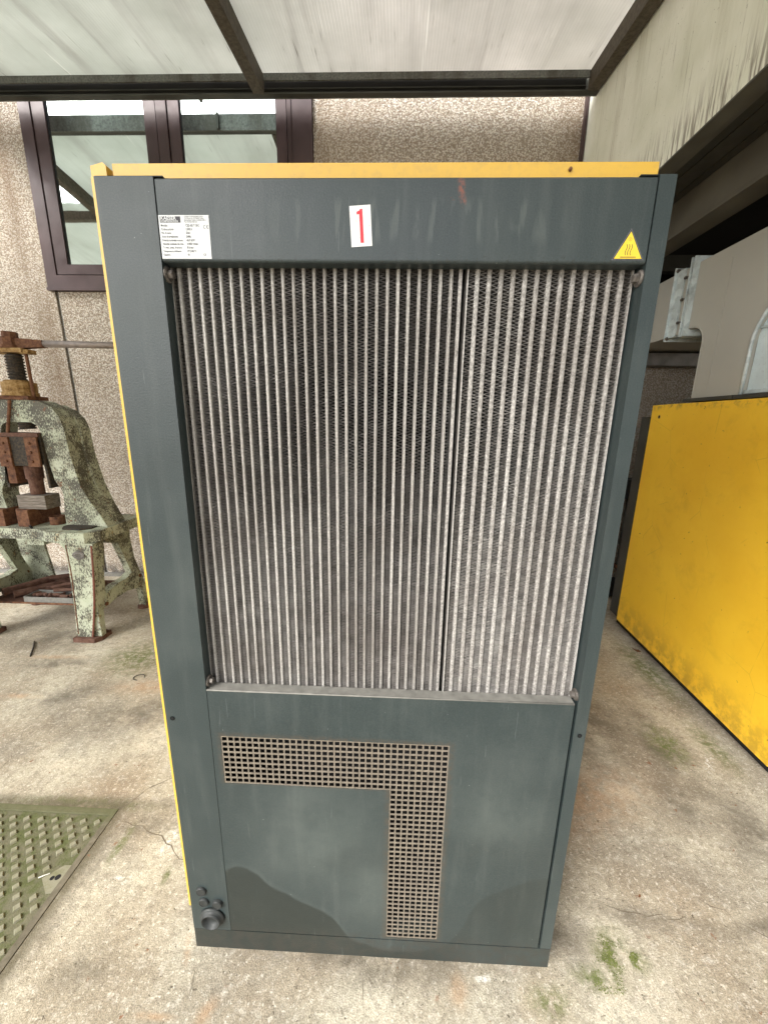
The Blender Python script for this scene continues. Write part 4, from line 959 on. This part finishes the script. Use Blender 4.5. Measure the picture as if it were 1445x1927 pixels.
bm = bmesh.new(); box(bm, -2.64, -2.46, 1.86, 1.98, .757, .794); finish(bm, 'under_lug', 'press_paint', pr, bevel=.018, seg=2)
tray = mbox('tray', (-3.20, -2.27, 1.86, 2.33, .232, .240), 'scrap', pr, bevel=.002)
mbox('tray_lip', (-3.20, -2.27, 1.855, 1.8595, .232, .246), 'rust', tray)
mbox('tray_batten', (-2.85, -2.62, 1.90, 2.28, .205, .2315), 'scrap', tray)

# things lying on the press: each its own
def bar(x0, x1, label): 
    mbox('steel_bar', (x0, x1, 1.845, 2.125, .876, 1.005), 'rust', label=label, category='steel bar', bevel=.004, group='packing bars on the press bed')
bar(-2.985, -2.895, 'rusty square steel bar on the press bed, the one at the photo edge')
bar(-2.795, -2.705, 'rusty square steel bar on the press bed, nearer the red ring')
bm = bmesh.new(); box(bm, -2.80, -2.585, 1.88, 2.01, 1.007, 1.110); finish(bm, 'wood_block', 'old_wood', bevel=.004, label='weathered grey wooden block under the press ram on steel bars', category='wood block')
bm = bmesh.new(); lathe(bm, [(.030, .876), (.030, .885), (.022, .886), (.022, .915), (.028, .916), (.028, .925), (.018, .926), (.018, .985), (.026, .986), (.026, .998)], (-2.845, 1.93, 0), 'z', 14)
finish(bm, 'screw_jack', 'rust', label='small rusty jack screw standing between the two steel bars', category='jack')
def ring(name, c, r, h, t, mat, label, cat):
    bm = bmesh.new(); lathe(bm, [(r, 0), (r, h), (r-t, h), (r-t, .004), (.001, .0045)], c, 'z', 24); finish(bm, name, mat, label=label, category=cat)
ring('steel_ring', (-2.585, 1.955, .876), .050, .062, .006, 'rust', 'open rusty red steel ring on the press bed right of the bars', 'ring')
ring('metal_cup', (-2.480, 2.010, .886), .033, .042, .003, 'cup_silver', 'small shiny silver cup behind the rusty ring on the press', 'cup')
def rod(a, b, r, label, n=12, mat='scrap', name='scrap_bar'):
    bm = bmesh.new(); tube(bm, [a, b], r, n); finish(bm, name, mat, label=label, category='scrap metal', group='scrap metal on the press tray', bevel=.002)
rod((-3.05, 1.93, .270), (-2.82, 2.22, .270), .030, 'round rusty bar lying along the front left of the press tray')
rod((-3.16, 1.95, .275), (-3.00, 2.25, .275), .034, 'thick dark rusty bar at the far left of the press tray')
rod((-2.95, 2.16, .320), (-2.78, 2.28, .310), .020, 'short rusty pipe piece leaning on top of the tray scrap')
rod((-2.80, 2.02, .295), (-2.66, 2.12, .305), .024, 'stubby rusty bolt blank in the middle of the press tray', 6)
rod((-2.72, 1.95, .310), (-2.60, 2.00, .300), .015, 'thin rusty rod resting on the pale tin box')
rod((-2.60, 2.16, .262), (-2.38, 2.10, .262), .020, 'rusty rod on the tray behind the front leg')
random.seed(3)
labs = ['flat rusty offcut behind the pale tin box', 'thick rusty block near the back of the tray', 'dark rusty slab beneath the short pipe piece', 'square rusty lump beside the front press leg', 'long rusty flat at the rear right of the tray', 'wedge of rusty iron on top of the heap']
for k, (x, y, z, sx, sy, sz) in enumerate(((-2.72, 2.08, .255, .09, .05, .016), (-2.85, 2.26, .268, .06, .04, .03), (-2.90, 2.13, .258, .08, .06, .018), (-2.56, 2.03, .268, .04, .05, .028), (-2.62, 2.24, .260, .12, .04, .02), (-2.70, 2.18, .300, .06, .035, .022))):
    bm = bmesh.new(); rm = Matrix.Translation((x, y, z)) @ Matrix.Rotation(random.uniform(-.8, .8), 4, 'Z') @ Matrix.Rotation(random.uniform(-.15, .15), 4, 'X')
    box(bm, -sx, sx, -sy, sy, -sz*.9, sz, rm)
    finish(bm, 'scrap_block', 'scrap', label=labs[k], category='scrap metal', group='scrap metal on the press tray', bevel=.004)
tn = thing('tin_box', 'pale flat tin box of rusty bits at the front of the press tray', 'box', (-2.70, 1.92, .241))
bm = bmesh.new(); plate(bm, [-2.90, -2.896, -2.504, -2.50], [1.865, 1.869, 1.996, 2.0], lambda x, y: not (-2.896 < x < -2.504 and 1.869 < y < 1.996), 'z', .241, .288); finish(bm, 'box_wall', 'dusty_sill', tn)
mbox('box_floor', (-2.896, -2.504, 1.869, 1.996, .241, .244), 'scrap', tn)
for k in range(9):
    x = -2.87 + k*.043; y = 1.93 + random.uniform(-.03, .03)
    bm = bmesh.new(); lathe(bm, [(.013, -.03), (.017, -.015), (.012, .03)], (0, 0, 0), 'x', 7)
    bm.transform(Matrix.Translation((x, y, .275)) @ Matrix.Rotation(random.uniform(0, 3), 4, 'Z'))
    finish(bm, 'iron_bit', 'scrap', tn)
